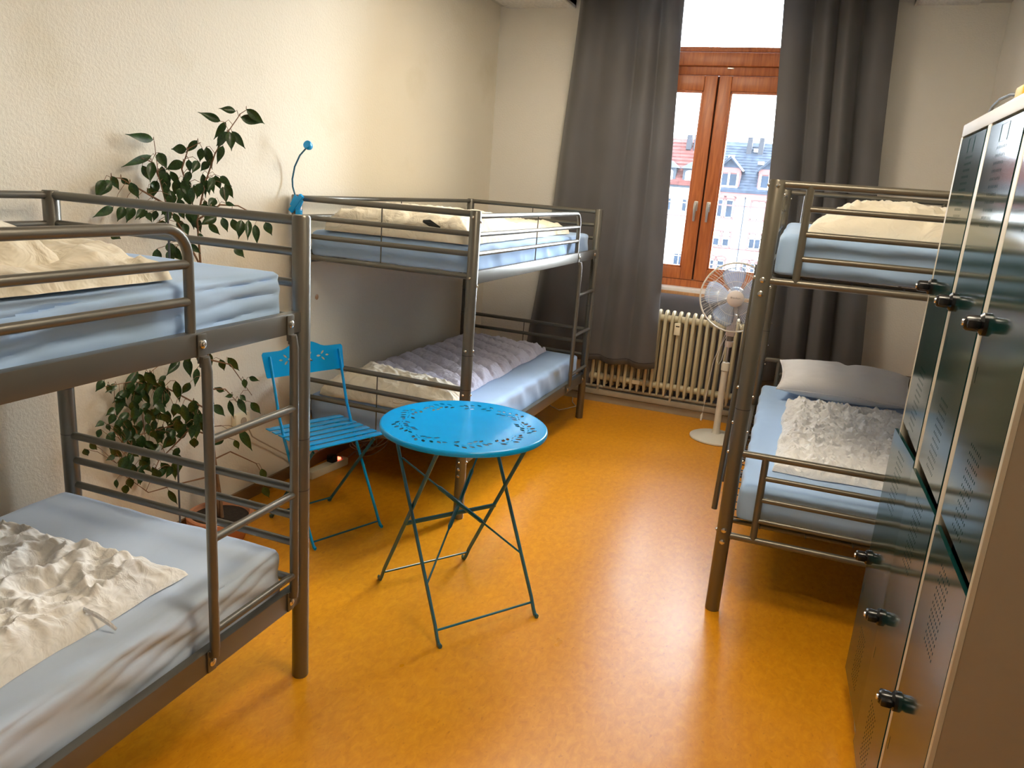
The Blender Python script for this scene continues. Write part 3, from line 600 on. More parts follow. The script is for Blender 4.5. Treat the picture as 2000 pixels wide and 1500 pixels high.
pillow('plump white pillow at the head of the right lower bunk', (2.655, 4.755, .645), .02, .24, .73, .40, .17, 'pillow', 3)

# ------------------------------------------------------------------ blue bistro table
def leafpoly(cx, cy, ang, l, w):
    pts = [(-.5, 0), (-.25, .42), (.1, .5), (.5, 0), (.1, -.5), (-.25, -.42)]
    ca, sa = math.cos(ang), math.sin(ang)
    return [(cx + x * l * ca - y * w * sa, cy + x * l * sa + y * w * ca) for x, y in pts]
TH = .737
tb = thing('bistro_table', 'round bright blue metal folding table with cut-out leaf border', 'table', (1.2345, 2.537, 0), -.607)
RT = .312
holes = []
NS = 9
for i in range(NS):
    th0 = 2 * PI * i / NS
    for k in range(6):
        th = th0 + (k + .3) * (2 * PI / NS / 6.6); rr = .232 + .012 * math.sin(k / 5 * PI * 2)
        tang = th + PI / 2
        if k < 5:
            for s in (-1, 1):
                if rnd.random() < .08: continue
                r2 = rr + s * (.0195 + .003 * (k % 2)); a2 = th + .028 * (1 if s > 0 else .4)
                holes.append(leafpoly(r2 * math.cos(a2), r2 * math.sin(a2), tang - s * .75, .028, .0135))
            holes.append(leafpoly(rr * math.cos(th + .01), rr * math.sin(th + .01), tang - .25 * math.cos(k), .019, .0036))
        else: holes.append(leafpoly(rr * math.cos(th), rr * math.sin(th), tang, .026, .012))
plate('tabletop', [(RT * math.cos(a), RT * math.sin(a)) for a in np.linspace(0, 2 * PI, 97)[:-1]], holes, .0016, MT['blue'], tb, Matrix.Translation((0, 0, TH)))
MB().lathe([(RT - .004, TH + .0012), (RT, TH + .001), (RT + .004, TH - .002), (RT + .006, TH - .009), (RT + .004, TH - .018), (RT - .001, TH - .020), (RT - .002, TH - .012), (RT - .002, TH - .001)], 96, cap=False).build('rim', MT['blue'], tb)
mu = MB()
for s in (-1, 1): mu.box(-.20, .20, s * .205 - .006, s * .205 + .006, TH - .022, TH - .004)
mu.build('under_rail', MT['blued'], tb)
fu, fv, tu = .247, .208, .172
def tleg(a, v, nm='leg'):
    # foot at x=-a*fu, top at x=+a*tu
    d = 1 if v > 0 else -1
    pts = [(-a * (fu + .030), v, .008), (-a * (fu + .012), v, .010), (-a * fu, v, .028), (-a * (fu - .02), v, .07), (a * tu, v, TH - .016)]
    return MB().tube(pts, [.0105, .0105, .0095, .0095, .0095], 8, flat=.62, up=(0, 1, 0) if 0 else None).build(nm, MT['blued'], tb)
for a, off in ((1, -.006), (-1, .006)):
    for s in (-1, 1): tleg(a, s * (fv + off))
def tp(a, v, z):  # a point on a leg at height z
    k = (z - .03) / (TH - .046); return (-a * fu + (a * tu + a * fu) * k, v, z)
def rodt(p, q, r, nm): return MB().cyl(p, q, r, 8).build(nm, MT['blued'], tb)
rodt(tp(1, -fv, .05), tp(1, fv, .05), .0045, 'stretcher'); rodt(tp(-1, -fv, .05), tp(-1, fv, .05), .0045, 'stretcher')
MB().tube([tp(1, -fv, .345), tp(1, fv, .345)], .010, 8, flat=.5).build('stretcher', MT['blued'], tb)
for z0, z1, s in ((.60, .22, 1), (.66, .19, -1)):
    p, q = Vector(tp(-1, -fv * s, z0)), Vector(tp(-1, fv * s, z1)); off = Vector((.006 * s, 0, 0)); p += off; q += off
    MB().tube([p, p.lerp(q, .29), p.lerp(q, .31), p.lerp(q, .66), p.lerp(q, .68), q], [.004, .004, .0085, .0085, .004, .004], 8).build('brace', MT['blued'], tb)

# ------------------------------------------------------------------ blue folding chair
ch = thing('folding_chair', 'bright blue slatted metal folding chair standing by the left wall', 'chair', (.4045, 2.854, 0), -.389)
hw = .182
for s in (-1, 1):
    MB().tube([(.205, s * hw, .008), (.19, s * hw, .012), (.178, s * hw, .03), (-.055, s * hw, .448), (-.10, s * hw, .55), (-.175, s * hw, .80)], [.009, .0095, .0085, .0085, .0085, .0075], 8, flat=.7).build('front_leg', MT['blue'], ch)
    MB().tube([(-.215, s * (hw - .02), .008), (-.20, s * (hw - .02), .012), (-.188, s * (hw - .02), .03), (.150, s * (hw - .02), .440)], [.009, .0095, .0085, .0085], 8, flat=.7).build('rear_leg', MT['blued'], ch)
    MB().tube([(-.17, s * (hw - .045), .452), (.155, s * (hw - .045), .452)], .008, 8, flat=.6).build('seat_rail', MT['blue'], ch)
    rd = MB(); bolt(rd, (.045, s * (hw + .004), .268), (0, s, 0), .007); rd.build('rivet', MT['bolt'], ch)
for a, w in ((.178, hw), (-.188, hw - .02)): MB().cyl((a, -w, .03), (a, w, .03), .0045, 8).build('stretcher', MT['blued'], ch)
for i in range(7):
    x = -.165 + i * .0535
    MB().box(x - .0195, x + .0195, -.20, .20, .459, .464, .0015).build('seat_slat', MT['blue'], ch)
MB().tube([(-.185, -.17, .459), (-.185, .17, .459)], .005, 6).build('seat_back_bar', MT['blue'], ch)
bpts = [(-.205, -.055), (-.2, -.062), (.2, -.062), (.205, -.055), (.212, .045), (.205, .055)] + [(x, .055 + .030 * math.exp(-(x / .085) ** 4)) for x in np.linspace(.15, -.15, 17)] + [(-.205, .055), (-.212, .045)]
bh = [leafpoly(.030 * math.cos(a) + ox, .026 * math.sin(a) + .012, a, .034, .013) for ox in (0,) for a in [PI / 2 + k * PI / 3 for k in range(6)]]
for s in (-1, 1):
    bh += [leafpoly(s * .075, .012, 0, .026, .010), leafpoly(s * .098, .027, s * .7, .026, .010), leafpoly(s * .098, -.003, -s * .7, .026, .010), leafpoly(s * .122, .012, 0, .022, .009)]
Mb = Matrix.Translation((-.178, 0, .765)) @ Matrix.Rotation(math.radians(-16), 4, 'Y') @ Matrix(((0, 0, 1, 0), (1, 0, 0, 0), (0, 1, 0, 0), (0, 0, 0, 1)))
plate('backrest', bpts, bh, .003, MT['blue'], ch, Mb)

# ------------------------------------------------------------------ ficus in a terracotta pot
CAM = Vector((2.3422, 0, 1.6284))
def ray(px, py): return f_ + r_ * ((px - 1000) / 1496.8) - u_ * ((py - 750) / 1496.8)
PC = Vector((.10, 2.50, 0)); PN = Vector((.667, -.745, 0))
def plant_pt(px, py, off=0.0):
    d = ray(px, py); t = (PC + PN * off - CAM).dot(PN) / d.dot(PN); p = CAM + d * t
    if p.x < -.045: t2 = (-.045 - CAM.x) / d.x; p = CAM + d * t2
    return p
pt = thing('potted_ficus', 'tall leafy green ficus in a terracotta pot against the left wall', 'plant', PC)
def w2l(p): return Vector(p) - PC
MB().lathe([(.095, .0), (.10, .004), (.124, .095), (.126, .097), (.140, .099), (.142, .125), (.134, .130), (.124, .127), (.122, .115), (.118, .105)], 36).build('pot', MT['terra'], pt)
MB().lathe([(.0, .112), (.06, .114), (.121, .110)], 24).build('soil', MT['soil'], pt)
skel = [[(425, 985), (412, 900), (405, 800), (398, 700), (395, 600), (392, 520), (385, 430), (372, 385)],
        [(432, 985), (420, 900), (412, 820), (410, 720), (400, 640)],
        [(385, 430), (400, 360), (420, 300), (447, 255), (470, 222), (484, 213)], [(392, 520), (350, 440), (325, 400), (310, 345), (301, 275)], [(325, 400), (270, 368), (235, 348), (215, 346)],
        [(385, 430), (430, 400), (465, 402), (500, 420), (520, 430)], [(372, 385), (355, 330), (368, 290), (392, 278)], [(310, 345), (300, 318), (275, 308)],
        [(405, 800), (330, 760), (260, 745), (205, 755)], [(412, 850), (340, 830), (270, 850), (228, 905)], [(398, 700), (450, 712), (492, 772)], [(412, 900), (450, 882), (500, 905), (512, 925)], [(405, 760), (440, 760), (470, 792)],
        [(412, 930), (350, 945), (290, 962), (245, 930)], [(398, 700), (340, 690), (290, 730)], [(405, 800), (350, 860), (310, 900), (285, 960)]]
stems = MB(); nodes = []
for i, pl_ in enumerate(skel):
    pts = []
    for j in range(len(pl_) - 1):
        for k in range(6): t = k / 6; pts.append((pl_[j][0] * (1 - t) + pl_[j + 1][0] * t, pl_[j][1] * (1 - t) + pl_[j + 1][1] * t))
    pts.append(pl_[-1]); wp = []
    for k, q in enumerate(pts):
        o = 0 if i < 2 else .05 * math.sin(i * 2.1) * min(1, k / 8)
        wp.append(w2l(plant_pt(q[0], q[1], o)))
    if i < 2: wp[0] = Vector((.0 + i * .02, -.01 * i, .105)); 
    n = len(wp); r0 = .011 if i == 0 else (.008 if i == 1 else .0042)
    stems.tube(wp, [max(.0013, r0 * (1 - .8 * k / n)) for k in range(n)], 6); nodes += wp
upper = [(1325,165,1200,140),(1195,250,1030,180),(1415,145,1560,260),(1365,215,1540,262),(1240,255,1150,390),(1290,335,1395,470),(1255,340,1165,450),(1270,340,1290,480),(1215,460,1170,600),(1230,360,1170,470),(615,410,420,370),(905,490,780,490),(995,415,905,510),(1035,480,1015,590),(1070,470,1115,640),(660,520,720,640),(600,545,380,630),(520,630,585,755),(605,600,590,750),(870,600,740,660),(690,635,690,780),(920,580,930,680),(1000,590,960,680),(1090,600,1030,670),(760,680,840,800),(930,680,900,780),(195,755,125,885),(250,760,150,885),(250,720,315,830),(340,735,405,800),(420,775,480,905),(735,690,700,830),(1040,700,1065,885),(1130,735,1095,830),(1150,715,1185,830),(1210,815,1245,935),(1190,725,1275,800),(1230,790,1300,900),(585,790,670,810),(560,830,615,890),(730,800,740,950),(860,760,930,900),(855,820,840,930),(900,850,930,970),(800,880,790,960),(960,800,1010,890),(1060,930,1065,985),(1150,915,1095,985),(1235,955,1310,975),(270,990,125,1065),(360,985,315,1095),(440,985,390,1100),(540,1000,470,1080),(560,1020,500,1080),(640,1020,620,1100),(570,1040,590,1100),(790,1040,840,1130),(900,1040,940,1120),(970,1070,1020,1200),(1160,1070,1040,1130),(1090,1130,1180,1220),(1210,1080,1250,1190),(1295,1090,1345,1210),(1375,1100,1355,1240),(1435,1100,1430,1250),(1490,1140,1510,1290),(880,1130,910,1220),(830,1100,880,1200),(1000,1220,1045,1240),(930,1310,1010,1380),(250,1220,330,1270),(1580,1120,1630,1220),(840,1010,880,1090),(700,1010,760,1080)]
lower = [(1000,290,940,370),(1040,280,1060,380),(1160,250,1180,330),(1230,290,1250,350),(1270,280,1330,350),(580,410,540,460),(600,430,620,480),(650,430,600,470),(770,355,690,470),(810,360,870,440),(850,370,830,470),(640,500,710,560),(690,490,650,600),(780,470,740,560),(800,460,830,540),(900,440,860,540),(980,410,1000,520),(940,480,890,560),(1150,440,1190,530),(1250,470,1200,450),(1300,490,1260,500),(1340,490,1370,520),(1280,520,1300,610),(1330,510,1370,590),(1400,530,1450,590),(1190,545,1250,600),(1160,530,1140,600),(980,540,970,610),(1020,540,1040,640),(1080,520,1070,590),(800,560,870,640),(900,590,960,650),(640,560,600,600),(580,640,540,660),(680,620,640,690),(600,650,610,690),(560,680,545,730),(700,620,720,700),(790,630,750,740),(820,650,830,710),(870,690,900,760),(940,650,1030,690),(970,680,960,740),(1040,710,980,720),(1270,680,1310,710),(1340,680,1400,790),(1250,730,1190,770),(1310,740,1330,790),(1000,785,965,835),(470,790,490,830),(500,760,540,795),(620,790,680,840),(640,830,600,850),(700,830,670,910),(760,760,720,820),(790,790,850,830),(780,850,840,920),(830,760,870,800),(850,890,890,950),(870,900,870,980),(720,950,730,1010),(700,990,700,1045),(940,1020,985,1095),(1460,900,1480,960),(1470,1000,1500,1060),(600,920,595,945),(650,960,650,1010),(1390,390,1440,410),(1360,400,1370,450),(740,520,760,600),(1100,340,1090,430),(1060,420,1020,480),(1110,600,1130,690),(1150,640,1170,720)]
LV = [((160 + a / 4.41, 180 + b / 4.41), (160 + c / 4.41, 180 + d / 4.41)) for a, b, c, d in upper] + [((a / 2.857, 600 + b / 2.857), (c / 2.857, 600 + d / 2.857)) for a, b, c, d in lower]
lr = random.Random(5)
for k in range(92):   # fill of the dense lower crown
    a = lr.random() * 2 * PI; q = math.sqrt(lr.random()); x = 300 + math.cos(a) * q * 88; y = 822 + math.sin(a) * q * 100; L_ = lr.uniform(20, 34); g = PI / 2 + lr.uniform(-.9, .9)
    LV.append(((x, y), (x + math.cos(g) * L_, y + math.sin(g) * L_)))
for k in range(24):   # fill of the upper crown
    x = lr.uniform(300, 425); y = lr.uniform(330, 480); L_ = lr.uniform(20, 32); g = PI / 2 + lr.uniform(-.8, .8)
    LV.append(((x, y), (x + math.cos(g) * L_, y + math.sin(g) * L_)))
for k in range(26):   # crown hidden behind the upper mattress
    x = lr.uniform(290, 470); y = lr.uniform(470, 690); L_ = lr.uniform(22, 34); g = PI / 2 + lr.uniform(-.8, .8)
    LV.append(((x, y), (x + math.cos(g) * L_, y + math.sin(g) * L_)))
def leaf_mesh(k):
    mb = MB(); n = 9; A = np.zeros((n, 5, 3)); ww = .25 + .03 * k
    for i in range(n):
        t = i / (n - 1); w = ww * (math.sin(PI * min(1, t * 1.06) ** .8) if t < .94 else 0) * (1 - .25 * t) + (.012 if t >= .94 else .0); 
        for j, s in enumerate((-1, -.5, 0, .5, 1)):
            A[i, j] = (t, s * w, .10 * abs(s) * w * 3 - .10 * t * t * (1 + .3 * k) + .02 * math.sin(t * 9 + k) * s)
    mb.grid(A); me = mb.mesh('leaf', 80); me.materials.append(MT['leaf']); return me
leafs = [leaf_mesh(k) for k in range(4)]
for i, (bq, tq) in enumerate(LV):
    off = lr.uniform(-.09, .12); pb = w2l(plant_pt(*bq, off)); pt_ = w2l(plant_pt(*tq, off + lr.uniform(-.02, .03)))
    X = pt_ - pb; ln = X.length
    if ln < .02: continue
    X.normalize(); ln *= 1.15; up = (PN * lr.uniform(.7, 1.2) + Vector((lr.uniform(-.3, .3), lr.uniform(-.3, .3), lr.uniform(-.1, .35)))); Z = (up - X * up.dot(X)).normalized(); Y = Z.cross(X)
    o = obj('leaf', leafs[i % 4], None, pt); mt = Matrix((X * ln, Y * min(ln, .062), Z * min(ln, .062))).transposed().to_4x4(); xm = min((mt @ v.co).x for v in leafs[i % 4].vertices) + pb.x + PC.x
    if xm < XL + .012: pb = pb + Vector((XL + .012 - xm, 0, 0))
    mt.translation = pb; o.matrix_local = mt
    nn = min(nodes, key=lambda q: (q - pb).length + .6 * max(0, q.z - pb.z))
    if (nn - pb).length < .22: mid = nn.lerp(pb, .6) + Vector((0, 0, .012)); stems.tube([nn, mid, pb], .0011, 4)
stems.build('branches', MT['bark'], pt)

# ------------------------------------------------------------------ clip lamp on the far bed
cl = thing('clip_lamp', 'small blue gooseneck lamp clipped to the far bed rail', 'lamp', (-.02, 3.235, 1.46))
MB().tube([(.0, -.02, -.01), (-.012, -.018, .03), (-.034, -.01, .075), (-.040, -.005, .11), (-.030, 0, .17), (.0, .0, .225), (.038, 0, .262)], .0042, 8).build('gooseneck', MT['blued'], cl)
MB().lathe([(0, -.016), (.014, -.016), (.019, -.006), (.021, .010), (.019, .016), (0, .017)], 20, (.052, -.004, .272), Matrix.Rotation(math.radians(65), 3, 'X')).build('lamp_head', MT['blue'], cl)
k = MB(); k.box(-.028, .03, -.03, -.022, -.028, .03, .003, Matrix.Rotation(.5, 4, 'Y')); k.box(-.012, .012, -.034, -.018, -.055, .05, .003, Matrix.Rotation(.7, 4, 'Y')); k.box(-.03, .022, -.024, -.016, -.004, .018, .003, Matrix.Rotation(-.5, 4, 'Y')); k.box(.0, .026, -.036, -.012, -.075, -.03, .004)
k.build('clamp', MT['blue'], cl)

# ------------------------------------------------------------------ curtains
def lerpk(z, ks):
    zs = [k[0] for k in ks]; xs = [k[1] for k in ks]; return np.interp(z, zs, xs)
def curtain(label, kl, kr, zb, seed, folds, amp):
    nz_, nx_ = 60, 200; A = np.zeros((nz_, nx_, 3))
    for i in range(nz_):
        z = zb + (3.10 - zb) * i / (nz_ - 1); s = np.linspace(0, 1, nx_); x0, x1 = lerpk(z, kl), lerpk(z, kr)
        ph = folds * 2 * PI * (s + .045 * np.sin(s * 7 + seed)) + seed
        am = amp * (.75 + .35 * np.sin(s * 5 + seed * 2)) * (.8 + .35 * (1 - (z - zb) / 3))
        y = 5.648 + am * np.sin(ph) + .018 * np.sin(ph * .5 + 1.3 * seed) + .006 * np.sin(z * 3 + s * 9)
        x = x0 + (x1 - x0) * s + .012 * np.cos(ph) + .006 * np.sin(z * 2.2 + seed + s * 4)
        hem = 0.004 * np.sin(ph + 1) if i == 0 else 0
        A[i, :, 0] = x; A[i, :, 1] = y; A[i, :, 2] = z + hem
    o = MB().grid(A).build('curtain', MT['curtain'], None, 80)
    so = o.modifiers.new('thickness', 'SOLIDIFY'); so.thickness = .003
    hm = MB(); hm.tube([tuple(A[0, j] + np.array((0, -.003, .045))) for j in range(0, nx_, 2)], .0012, 4); hm.build('hem_stitch', MT['black'], o)
    return tag(o, label, 'curtain', 'charcoal curtains at the window')
curtain('long charcoal curtain hanging left of the window behind the far corner bed', [(.35, .345), (.55, .365), (1.5, .495), (2.88, .558), (3.1, .565)], [(.35, 1.39), (1.2, 1.35), (2.88, 1.296), (3.1, 1.29)], .352, 1.1, 3.7, .046)
curtain('long charcoal curtain hanging right of the window behind the tall right bed', [(.35, 2.09), (1.78, 2.03), (2.87, 1.954), (3.1, 1.945)], [(.35, 2.80), (1.79, 2.69), (2.87, 2.608), (3.1, 2.595)], .352, 2.6, 3.6, .048)
cr_ = MB(); cr_.box(.52, 2.70, 5.628, 5.668, 3.125, 3.165, .004); tag(cr_.build('curtain_track', MT['steel']), 'white curtain track on the raised ceiling above the window', 'curtain track')

# ------------------------------------------------------------------ radiator
ra = thing('radiator', 'old cream ribbed radiator under the window sill', 'radiator', (.91, 5.785, 0))
sb = MB(); zb_, zt_ = .155, .787
lp = [(0, -.055, zb_ + .05)] + [(0, -.055, zt_ - .05)] + [(0, -.055 + .055 * (1 - math.cos(a)), zt_ - .05 + .045 * math.sin(a)) for a in np.linspace(.3, PI - .3, 7)] + [(0, .055, zt_ - .05), (0, .055, zb_ + .05)] + [(0, .055 - .055 * (1 - math.cos(a)), zb_ + .05 - .045 * math.sin(a)) for a in np.linspace(.3, PI - .3, 7)]
sb.tube(lp, .0135, 10, closed=True); sb.box(-.006, .006, -.05, .05, zt_ - .075, zt_ - .02); sb.box(-.006, .006, -.05, .05, zb_ + .02, zb_ + .075)
for z in (zt_ - .055, zb_ + .055): sb.cyl((-.026, -.018, z), (.026, -.018, z), .026, 14)
sb.tube([(0, -.055, zb_ + .06), (0, -.056, zb_ - .012)], [.012, .008], 8)
sm_ = sb.mesh('radiator_section', 40); sm_.materials.append(MT['rad'])
NSEC = 26
for i in range(NSEC): o = obj('radiator_section', sm_, None, ra); o.location = (i * .0519, 0, 0)
f = MB()
for i in (1, 12, 24): f.box(i * .0519 - .008, i * .0519 + .008, -.05, .05, .10, .19)
f.build('wall_bracket', MT['plinth'], ra)
m1 = MB().box(.595, .640, -.088, -.066, .625, .715, .004).build('heat_meter', MT['meter'], ra); MB().box(.605, .632, -.0895, -.0875, .688, .695).build('display_slot', MT['black'], m1)
MB().box(.325, .385, -.080, -.066, .205, .235, .003).build('meter_plate', MT['meter'], ra)
MB().tube([(-.05, -.02, .128), (1.37, -.02, .128)], .011, 8).build('pipe', MT['plinth'], ra)

# ------------------------------------------------------------------ pedestal fan
fa = thing('pedestal_fan', 'white pedestal fan with clear blue blades beside the radiator', 'fan', (1.938, 5.33, 0))
MB().lathe([(0, 0), (.172, 0), (.178, .006), (.176, .014), (.16, .022), (.06, .034), (.04, .04), (0, .042)], 48).build('base', MT['fanw'], fa)
MB().lathe([(.034, .036), (.026, .06), (.0235, .08), (.0225, .49), (.028, .495), (.029, .535), (.024, .55), (0, .552)], 20).build('lower_pole', MT['fanw'], fa)
MB().cyl((0, 0, .54), (0, 0, .70), .0085, 10).build('inner_pole', MT['steel'], fa)
MB().lathe([(0, .655), (.022, .66), (.027, .675), (.027, .70), (.022, .702), (0, .703)], 18).build('collar', MT['fanp'], fa)
MB().lathe([(.0225, .70), (.0235, .735), (.02, .737)], 18).build('grey_band', MT['fangrey'], fa)
MB().box(-.030, .030, -.03, .028, .735, .89, .012).build('control_box', MT['fanp'], fa)
HZ = 1.005; HY = -.075; HX = 0.0
Mh = Matrix.Translation((HX, HY, HZ)) @ Matrix.Rotation(math.radians(90), 4, 'X') @ Matrix.Identity(4)
Mh = Matrix.Rotation(math.radians(4), 4, 'Z') @ Mh
def LM(mb_prof, n=32): return MB().lathe(mb_prof, n, (0, 0, 0), Mh)
LM([(0, -.16), (.05, -.15), (.062, -.11), (.062, -.05), (.045, -.03), (0, -.03)], 28).build('motor_housing', MT['fanp'], fa)
MB().tube([(0, .02, .86), (0, .02, .95), (0, .0, 1.0)], .024, 12).build('neck', MT['fanp'], fa)
RG = .228
def guard(zc, dz, nm, ns=72):
    g = MB()
    for i in range(ns):
        a = 2 * PI * i / ns; pts = []
        for k in range(7):
            t = k / 6; r = .05 + (RG - .05) * t; z = zc + dz * (1 - t ** 2.4); a2 = a + .25 * t; pts.append(Mh @ Vector((r * math.cos(a2), r * math.sin(a2), z)))
        g.tube(pts, .0009, 4, caps=False)
    for q in (.35, .68):
        r = .05 + (RG - .05) * q; z = zc + dz * (1 - q ** 2.4); g.tube([Mh @ Vector((r * math.cos(a), r * math.sin(a), z)) for a in np.linspace(0, 2 * PI, 49)[:-1]], .0012, 5, closed=True)
    return g.build(nm, MT['fanw'], fa)
gf = guard(.0, .055, 'front_guard'); guard(-.002, -.06, 'rear_guard', 48)
MB().tube([Mh @ Vector((RG * math.cos(a), RG * math.sin(a), 0)) for a in np.linspace(0, 2 * PI, 73)[:-1]], .0055, 8, closed=True).build('guard_ring', MT['fanw'], fa)
hb = LM([(.0, .068), (.046, .066), (.054, .060), (.055, .050), (0, .050)], 32).build('guard_badge', MT['fanp'], fa)
tx = bpy.data.curves.new('lettering', 'FONT'); tx.body = 'Brandson'; tx.size = .0165; tx.align_x = 'CENTER'; tx.align_y = 'CENTER'; tx.extrude = .0003
to = bpy.data.objects.new('lt', tx); COL.objects.link(to); me = bpy.data.meshes.new_from_object(to.evaluated_get(bpy.context.evaluated_depsgraph_get())); bpy.data.objects.remove(to)
me.transform(Mh @ Matrix.Translation((0, .006, .0685))); me.name = 'lettering'; me.materials.clear(); obj('lettering', me, MT['fangrey'], hb)
LM([(0, .03), (.030, .03), (.036, .01), (.036, -.02), (0, -.03)], 20).build('blade_hub', MT['fanp'], fa)
for i in range(5):
    a0 = 2 * PI * i / 5 + .5; A = np.zeros((9, 9, 3))
    for p in range(9):
        for q in range(9):
            t = p / 8; r = .03 + .17 * t; w = (.30 + .42 * math.sin(PI * min(1, t * .62 + .05))) * (1 if t < .9 else 1 - (t - .9) * 2.2); s = (q / 8 - .5) * 2
            a = a0 + s * w * (.95 - .38 * t); v = Mh @ Vector((r * math.cos(a), r * math.sin(a), s * .018 - .002)); A[p, q] = v
    o = MB().grid(A).build('blade', MT['fanblade'], fa, 70); so = o.modifiers.new('thickness', 'SOLIDIFY'); so.thickness = .0015
MB().tube([(-.02, -.02, .74), (-.05, -.02, .66), (-.062, -.02, .56), (-.045, -.03, .535), (-.03, -.03, .57), (-.02, -.03, .66), (-.018, -.02, .74)], .0022, 6).build('cord', MT['cablew'], fa)
MB().tube([(-.03, .0, .75), (-.085, .01, .55), (-.10, .01, .35), (-.11, .0, .16)], .0022, 6).build('power_cord', MT['cablew'], fa)
MB().tube([(-.11, 0, .165), (-.112, 0, .15), (-.114, 0, .115)], [.004, .009, .007], 8).build('plug', MT['cablew'], fa)

# ------------------------------------------------------------------ lockers
lk = thing('locker_cabinet', 'tall dark green glossy steel lockers on the right with black turn knobs', 'lockers', (2.72, 1.43, 0))
LD, LWD, LH = .50, 1.2, 1.884
bd = MB()
bd.box(-.008, LD, .0155, .027, .0, LH, .002); bd.build('side_panel', MT['lockside'], lk)  # end panel's unlit darkness is put into its steel colour
MB().box(.0, LD, LWD - .012, LWD, .0, LH, .002).build('side_panel', MT['lockside'], lk)
MB().box(LD - .012, LD, .028, LWD - .012, .0, LH).build('back_panel', MT['lockdark'], lk)
MB().box(-.0175, LD, .0145, LWD + .002, LH - .034, LH, .003).build('top_panel', MT['lockgrey'], lk)
MB().box(.004, LD - .012, .028, LWD - .012, .0, .098, .002).build('plinth', MT['lockgrey'], lk)
MB().box(.006, LD - .012, .028, LWD - .012, .972, .994).build('shelf', MT['lockdark'], lk)
for i in range(4):
    y = i * .4; w = .020
    MB().box(-.0175, .02 if i else -.008, (y - w) if i else .0145, (min(LWD + .002, y + w)) if i else .0315, .098, LH - .034, .002).build('upright', MT['lockgrey'], lk)
    if 0 < i < 3: MB().box(.02, LD - .012, y - .004, y + .004, .098, LH - .034).build('partition', MT['lockdark'], lk)
def slots(zc0, n, pitch=.0172, yc=.172, nc=7, cp=.0150):
    out = []
    for r in range(n):
        for c in range(nc):
            y = yc + (c - (nc - 1) / 2) * cp + (r % 2) * cp * .0; z = zc0 - r * pitch
            out.append([(y - .0024, z - .0032), (y + .0024, z - .0032), (y + .0024, z + .0032), (y - .0024, z + .0032)])
    return out
MD = Matrix(((0, 0, -1, 0), (1, 0, 0, 0), (0, 1, 0, 0), (0, 0, 0, 1)))   # (y,z) outline -> plane facing -x
WD0, WD1 = .0, .342     # door in its own frame, hinge at y=0 (near side)
def door_mesh(z0, z1, hs, key):
    out = [(WD0, z0), (WD1, z0), (WD1, z1), (WD0, z1)]
    o = plate('door', out, hs + [[(WD1 - .030, key), (WD1 - .026, key), (WD1 - .026, key + .035), (WD1 - .030, key + .035)]], .009, MT['lockgreen'], None, MD)
    me = o.data; bpy.data.objects.remove(o); return me
up_me = door_mesh(.997, 1.843, slots(1.785, 11) + slots(1.195, 11), 1.30); lo_me = door_mesh(.104, .970, slots(.930, 11) + slots(.330, 11), .405)
kn = MB().lathe([(0, -.002), (.024, -.002), (.024, .006), (.017, .012), (.0165, .034), (.013, .039), (0, .040)], 20, (0, 0, 0), Matrix.Rotation(-PI / 2, 3, 'Y'))
kn.box(-.036, -.010, -.026, .026, -.009, .009, .005)
kn_me = kn.mesh('turn_knob'); kn_me.materials.append(MT['black'])
co_me = MB().lathe([(0, 0), (.0075, 0), (.007, .003), (0, .0035)], 14, (0, 0, 0), Matrix.Rotation(-PI / 2, 3, 'Y')).mesh('lock_core'); co_me.materials.append(MT['chrome'])
lh_me = MB(); 
for a in ((.135, .215, 1.835, 1.8365), (.135, .215, 1.797, 1.7985)): lh_me.box(-.0053, -.004, a[0], a[1], a[2], a[3])
for a in ((.135, .1365, 1.797, 1.8365), (.2135, .215, 1.797, 1.8365)): lh_me.box(-.0053, -.004, *a)
lh_me = lh_me.mesh('label_holder'); lh_me.materials.append(MT['lockgreen'])
OPEN = (.6, 1.6, 3.1)     # lower doors stand a little ajar, degrees
for i in range(3):
    for lowr in (0, 1):
        d = obj('door', lo_me if lowr else up_me, None, lk); d.location = (-.0125, i * .4 + .036, 0)
        if lowr: d.rotation_euler = (0, 0, math.radians(OPEN[i]))
        z = .525 if lowr else 1.42
        kb = obj('turn_knob', kn_me, None, d); kb.location = (-.006, WD1 - .012, z)
        obj_c = obj('lock_core', co_me, None, d); obj_c.location = (-.046, WD1 - .012, z)
        if not lowr: obj('label_holder', lh_me, None, d)

# ------------------------------------------------------------------ small things
yb = MB().box(2.725, 2.79, 2.075, 2.15, 1.8845, 1.922, .006).build('junction_box', MT['yellow']); tag(yb, 'small ochre box standing on top of the green lockers', 'box')
cb = MB().tube([(2.735, 2.151, 1.908), (2.728, 2.20, 1.914), (2.724, 2.30, 1.915), (2.724, 2.38, 1.907), (2.727, 2.44, 1.893), (2.74, 2.455, 1.8885), (2.80, 2.46, 1.8885)], .0042, 8).build('black_cable', MT['cableb']); tag(cb, 'black cable arching over the top edge of the green lockers', 'cable')
ws = MB(); ws.box(XL, XL + .03, 2.80, 2.90, .39, .47, .006); wso = ws.build('wall_socket', MT['meter']); tag(wso, 'small beige wall socket behind the ficus leaves', 'socket')
MB().lathe([(.0, .001), (.018, .001), (.02, .006), (.0, .006)], 16, (XL + .0275, 2.85, .43), Matrix.Rotation(PI / 2, 3, 'Y')).build('socket_insert', MT['cable'], wso)
wc = MB().tube([(XL + .035, 2.86, .42), (XL + .04, 2.90, .34), (XL + .03, 2.96, .30), (XL + .03, 3.05, .24), (XL + .035, 3.2, .14), (XL + .05, 3.32, .03), (-.03, 3.36, .012)], .0035, 8).build('wall_cable', MT['cable']); tag(wc, 'beige cable drooping along the left wall behind the chair', 'cable')
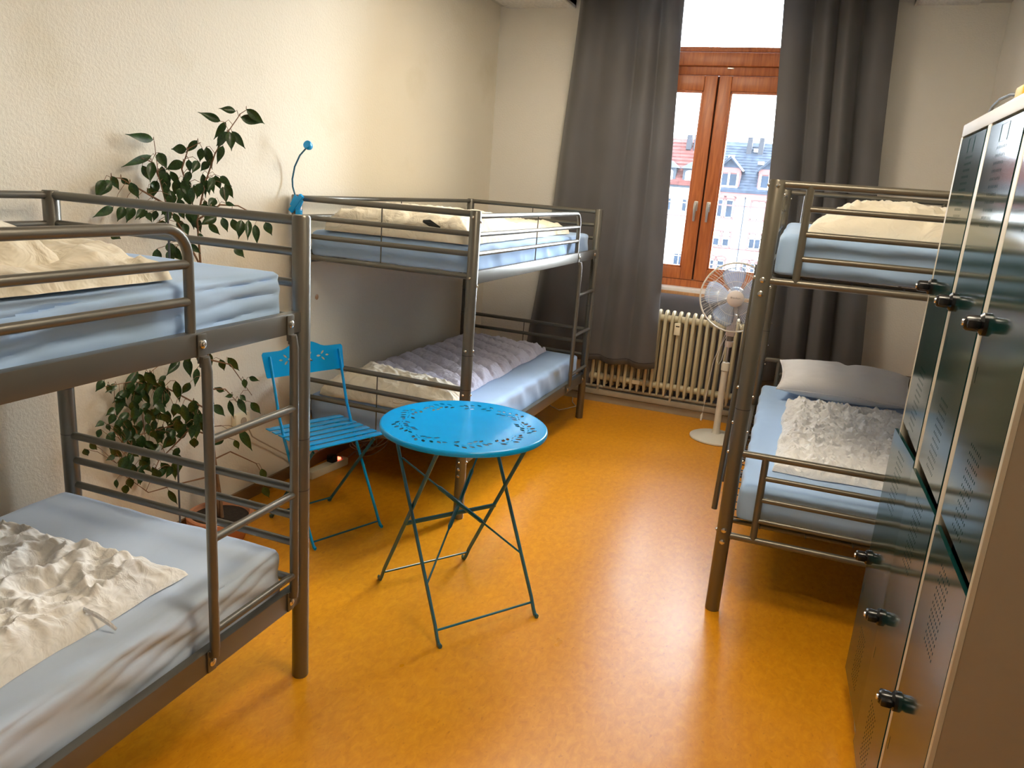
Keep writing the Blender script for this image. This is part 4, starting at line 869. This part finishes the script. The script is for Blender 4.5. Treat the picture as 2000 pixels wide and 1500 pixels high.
st_ = thing('power_strip', 'white power strip with a red light on the floor behind the chair', 'power strip', (.03, 3.42, 0), 1.45)
MB().box(-.15, .15, -.028, .028, .0, .045, .008).build('casing', MT['meter'], st_); MB().box(.085, .105, -.012, .012, .044, .056, .003).build('switch', MT['led'], st_); MB().box(.02, .065, -.022, .022, .044, .085, .006).build('plug', MT['black'], st_)
cp = MB(); r4 = random.Random(11)
for k in range(9):
    cx, cy = .09 + r4.uniform(-.05, .05), 3.80 + r4.uniform(-.06, .1); R1, R2 = r4.uniform(.07, .13), r4.uniform(.05, .09); tl = r4.uniform(.2, 1.0); z0 = .012 + k * .008; pts = []
    for a in np.linspace(0, 2 * PI, 33)[:-1]: pts.append((cx + R2 * math.cos(a), cy + R1 * math.sin(a), max(.006, z0 + .055 * (1 + math.sin(a * 1 + k)) * tl)))
    cp.tube(pts, .0036, 6, closed=True)
cp.tube([(.05, 3.60, .03), (.06, 3.66, .05), (.08, 3.74, .03)], .0036, 6)
tag(cp.build('cable_coil', MT['cable']), 'tangled coil of beige cable on the floor under the far corner bed', 'cable')
fc = MB().tube([(.62, 5.50, .005), (.70, 5.40, .004), (.78, 5.34, .004), (.82, 5.42, .004), (.86, 5.52, .004), (.80, 5.62, .006), (.78, 5.70, .02)], .003, 6).build('floor_cable', MT['cablew']); tag(fc, 'thin white cable on the floor at the far foot of the corner bed', 'cable')
pp = MB().lathe([(0, .0), (.02, 0), (.026, .003), (.012, .005), (0, .005)], 10, (0, 0, 0), Matrix.Rotation(PI / 2, 3, 'Y') @ Matrix.Scale(1, 3)); 
po = pp.build('plaster_patch', MT['silledge']); po.location = (XL, 3.48, .96); po.scale = (1, .6, .6); tag(po, 'small tan plaster patch on the wall under the upper corner bunk', 'patch')

# ------------------------------------------------------------------ ceiling lamps added out of view to fill the room with warm light
for lx, ly, lb in ((2.30, 1.75, 'square warm white fill lamp added on the ceiling in front of the lockers'), (1.30, 4.15, 'square warm white fill lamp added on the ceiling between the far corner bed and the window')):
    la = thing('fill_lamp', lb, 'lamp', (lx, ly, ZC - .002), 0, 'added fill lamps')
    MB().box(-.32, .32, -.32, .32, -.045, -.004, .006).build('housing', MT['sill'], la)
    MB().box(-.29, .29, -.29, .29, -.052, -.0455, .002).build('diffuser', MT['lamp'], la)
MT['lamp'].node_tree.nodes['Principled BSDF'].inputs['Emission Strength'].default_value = FILL_W
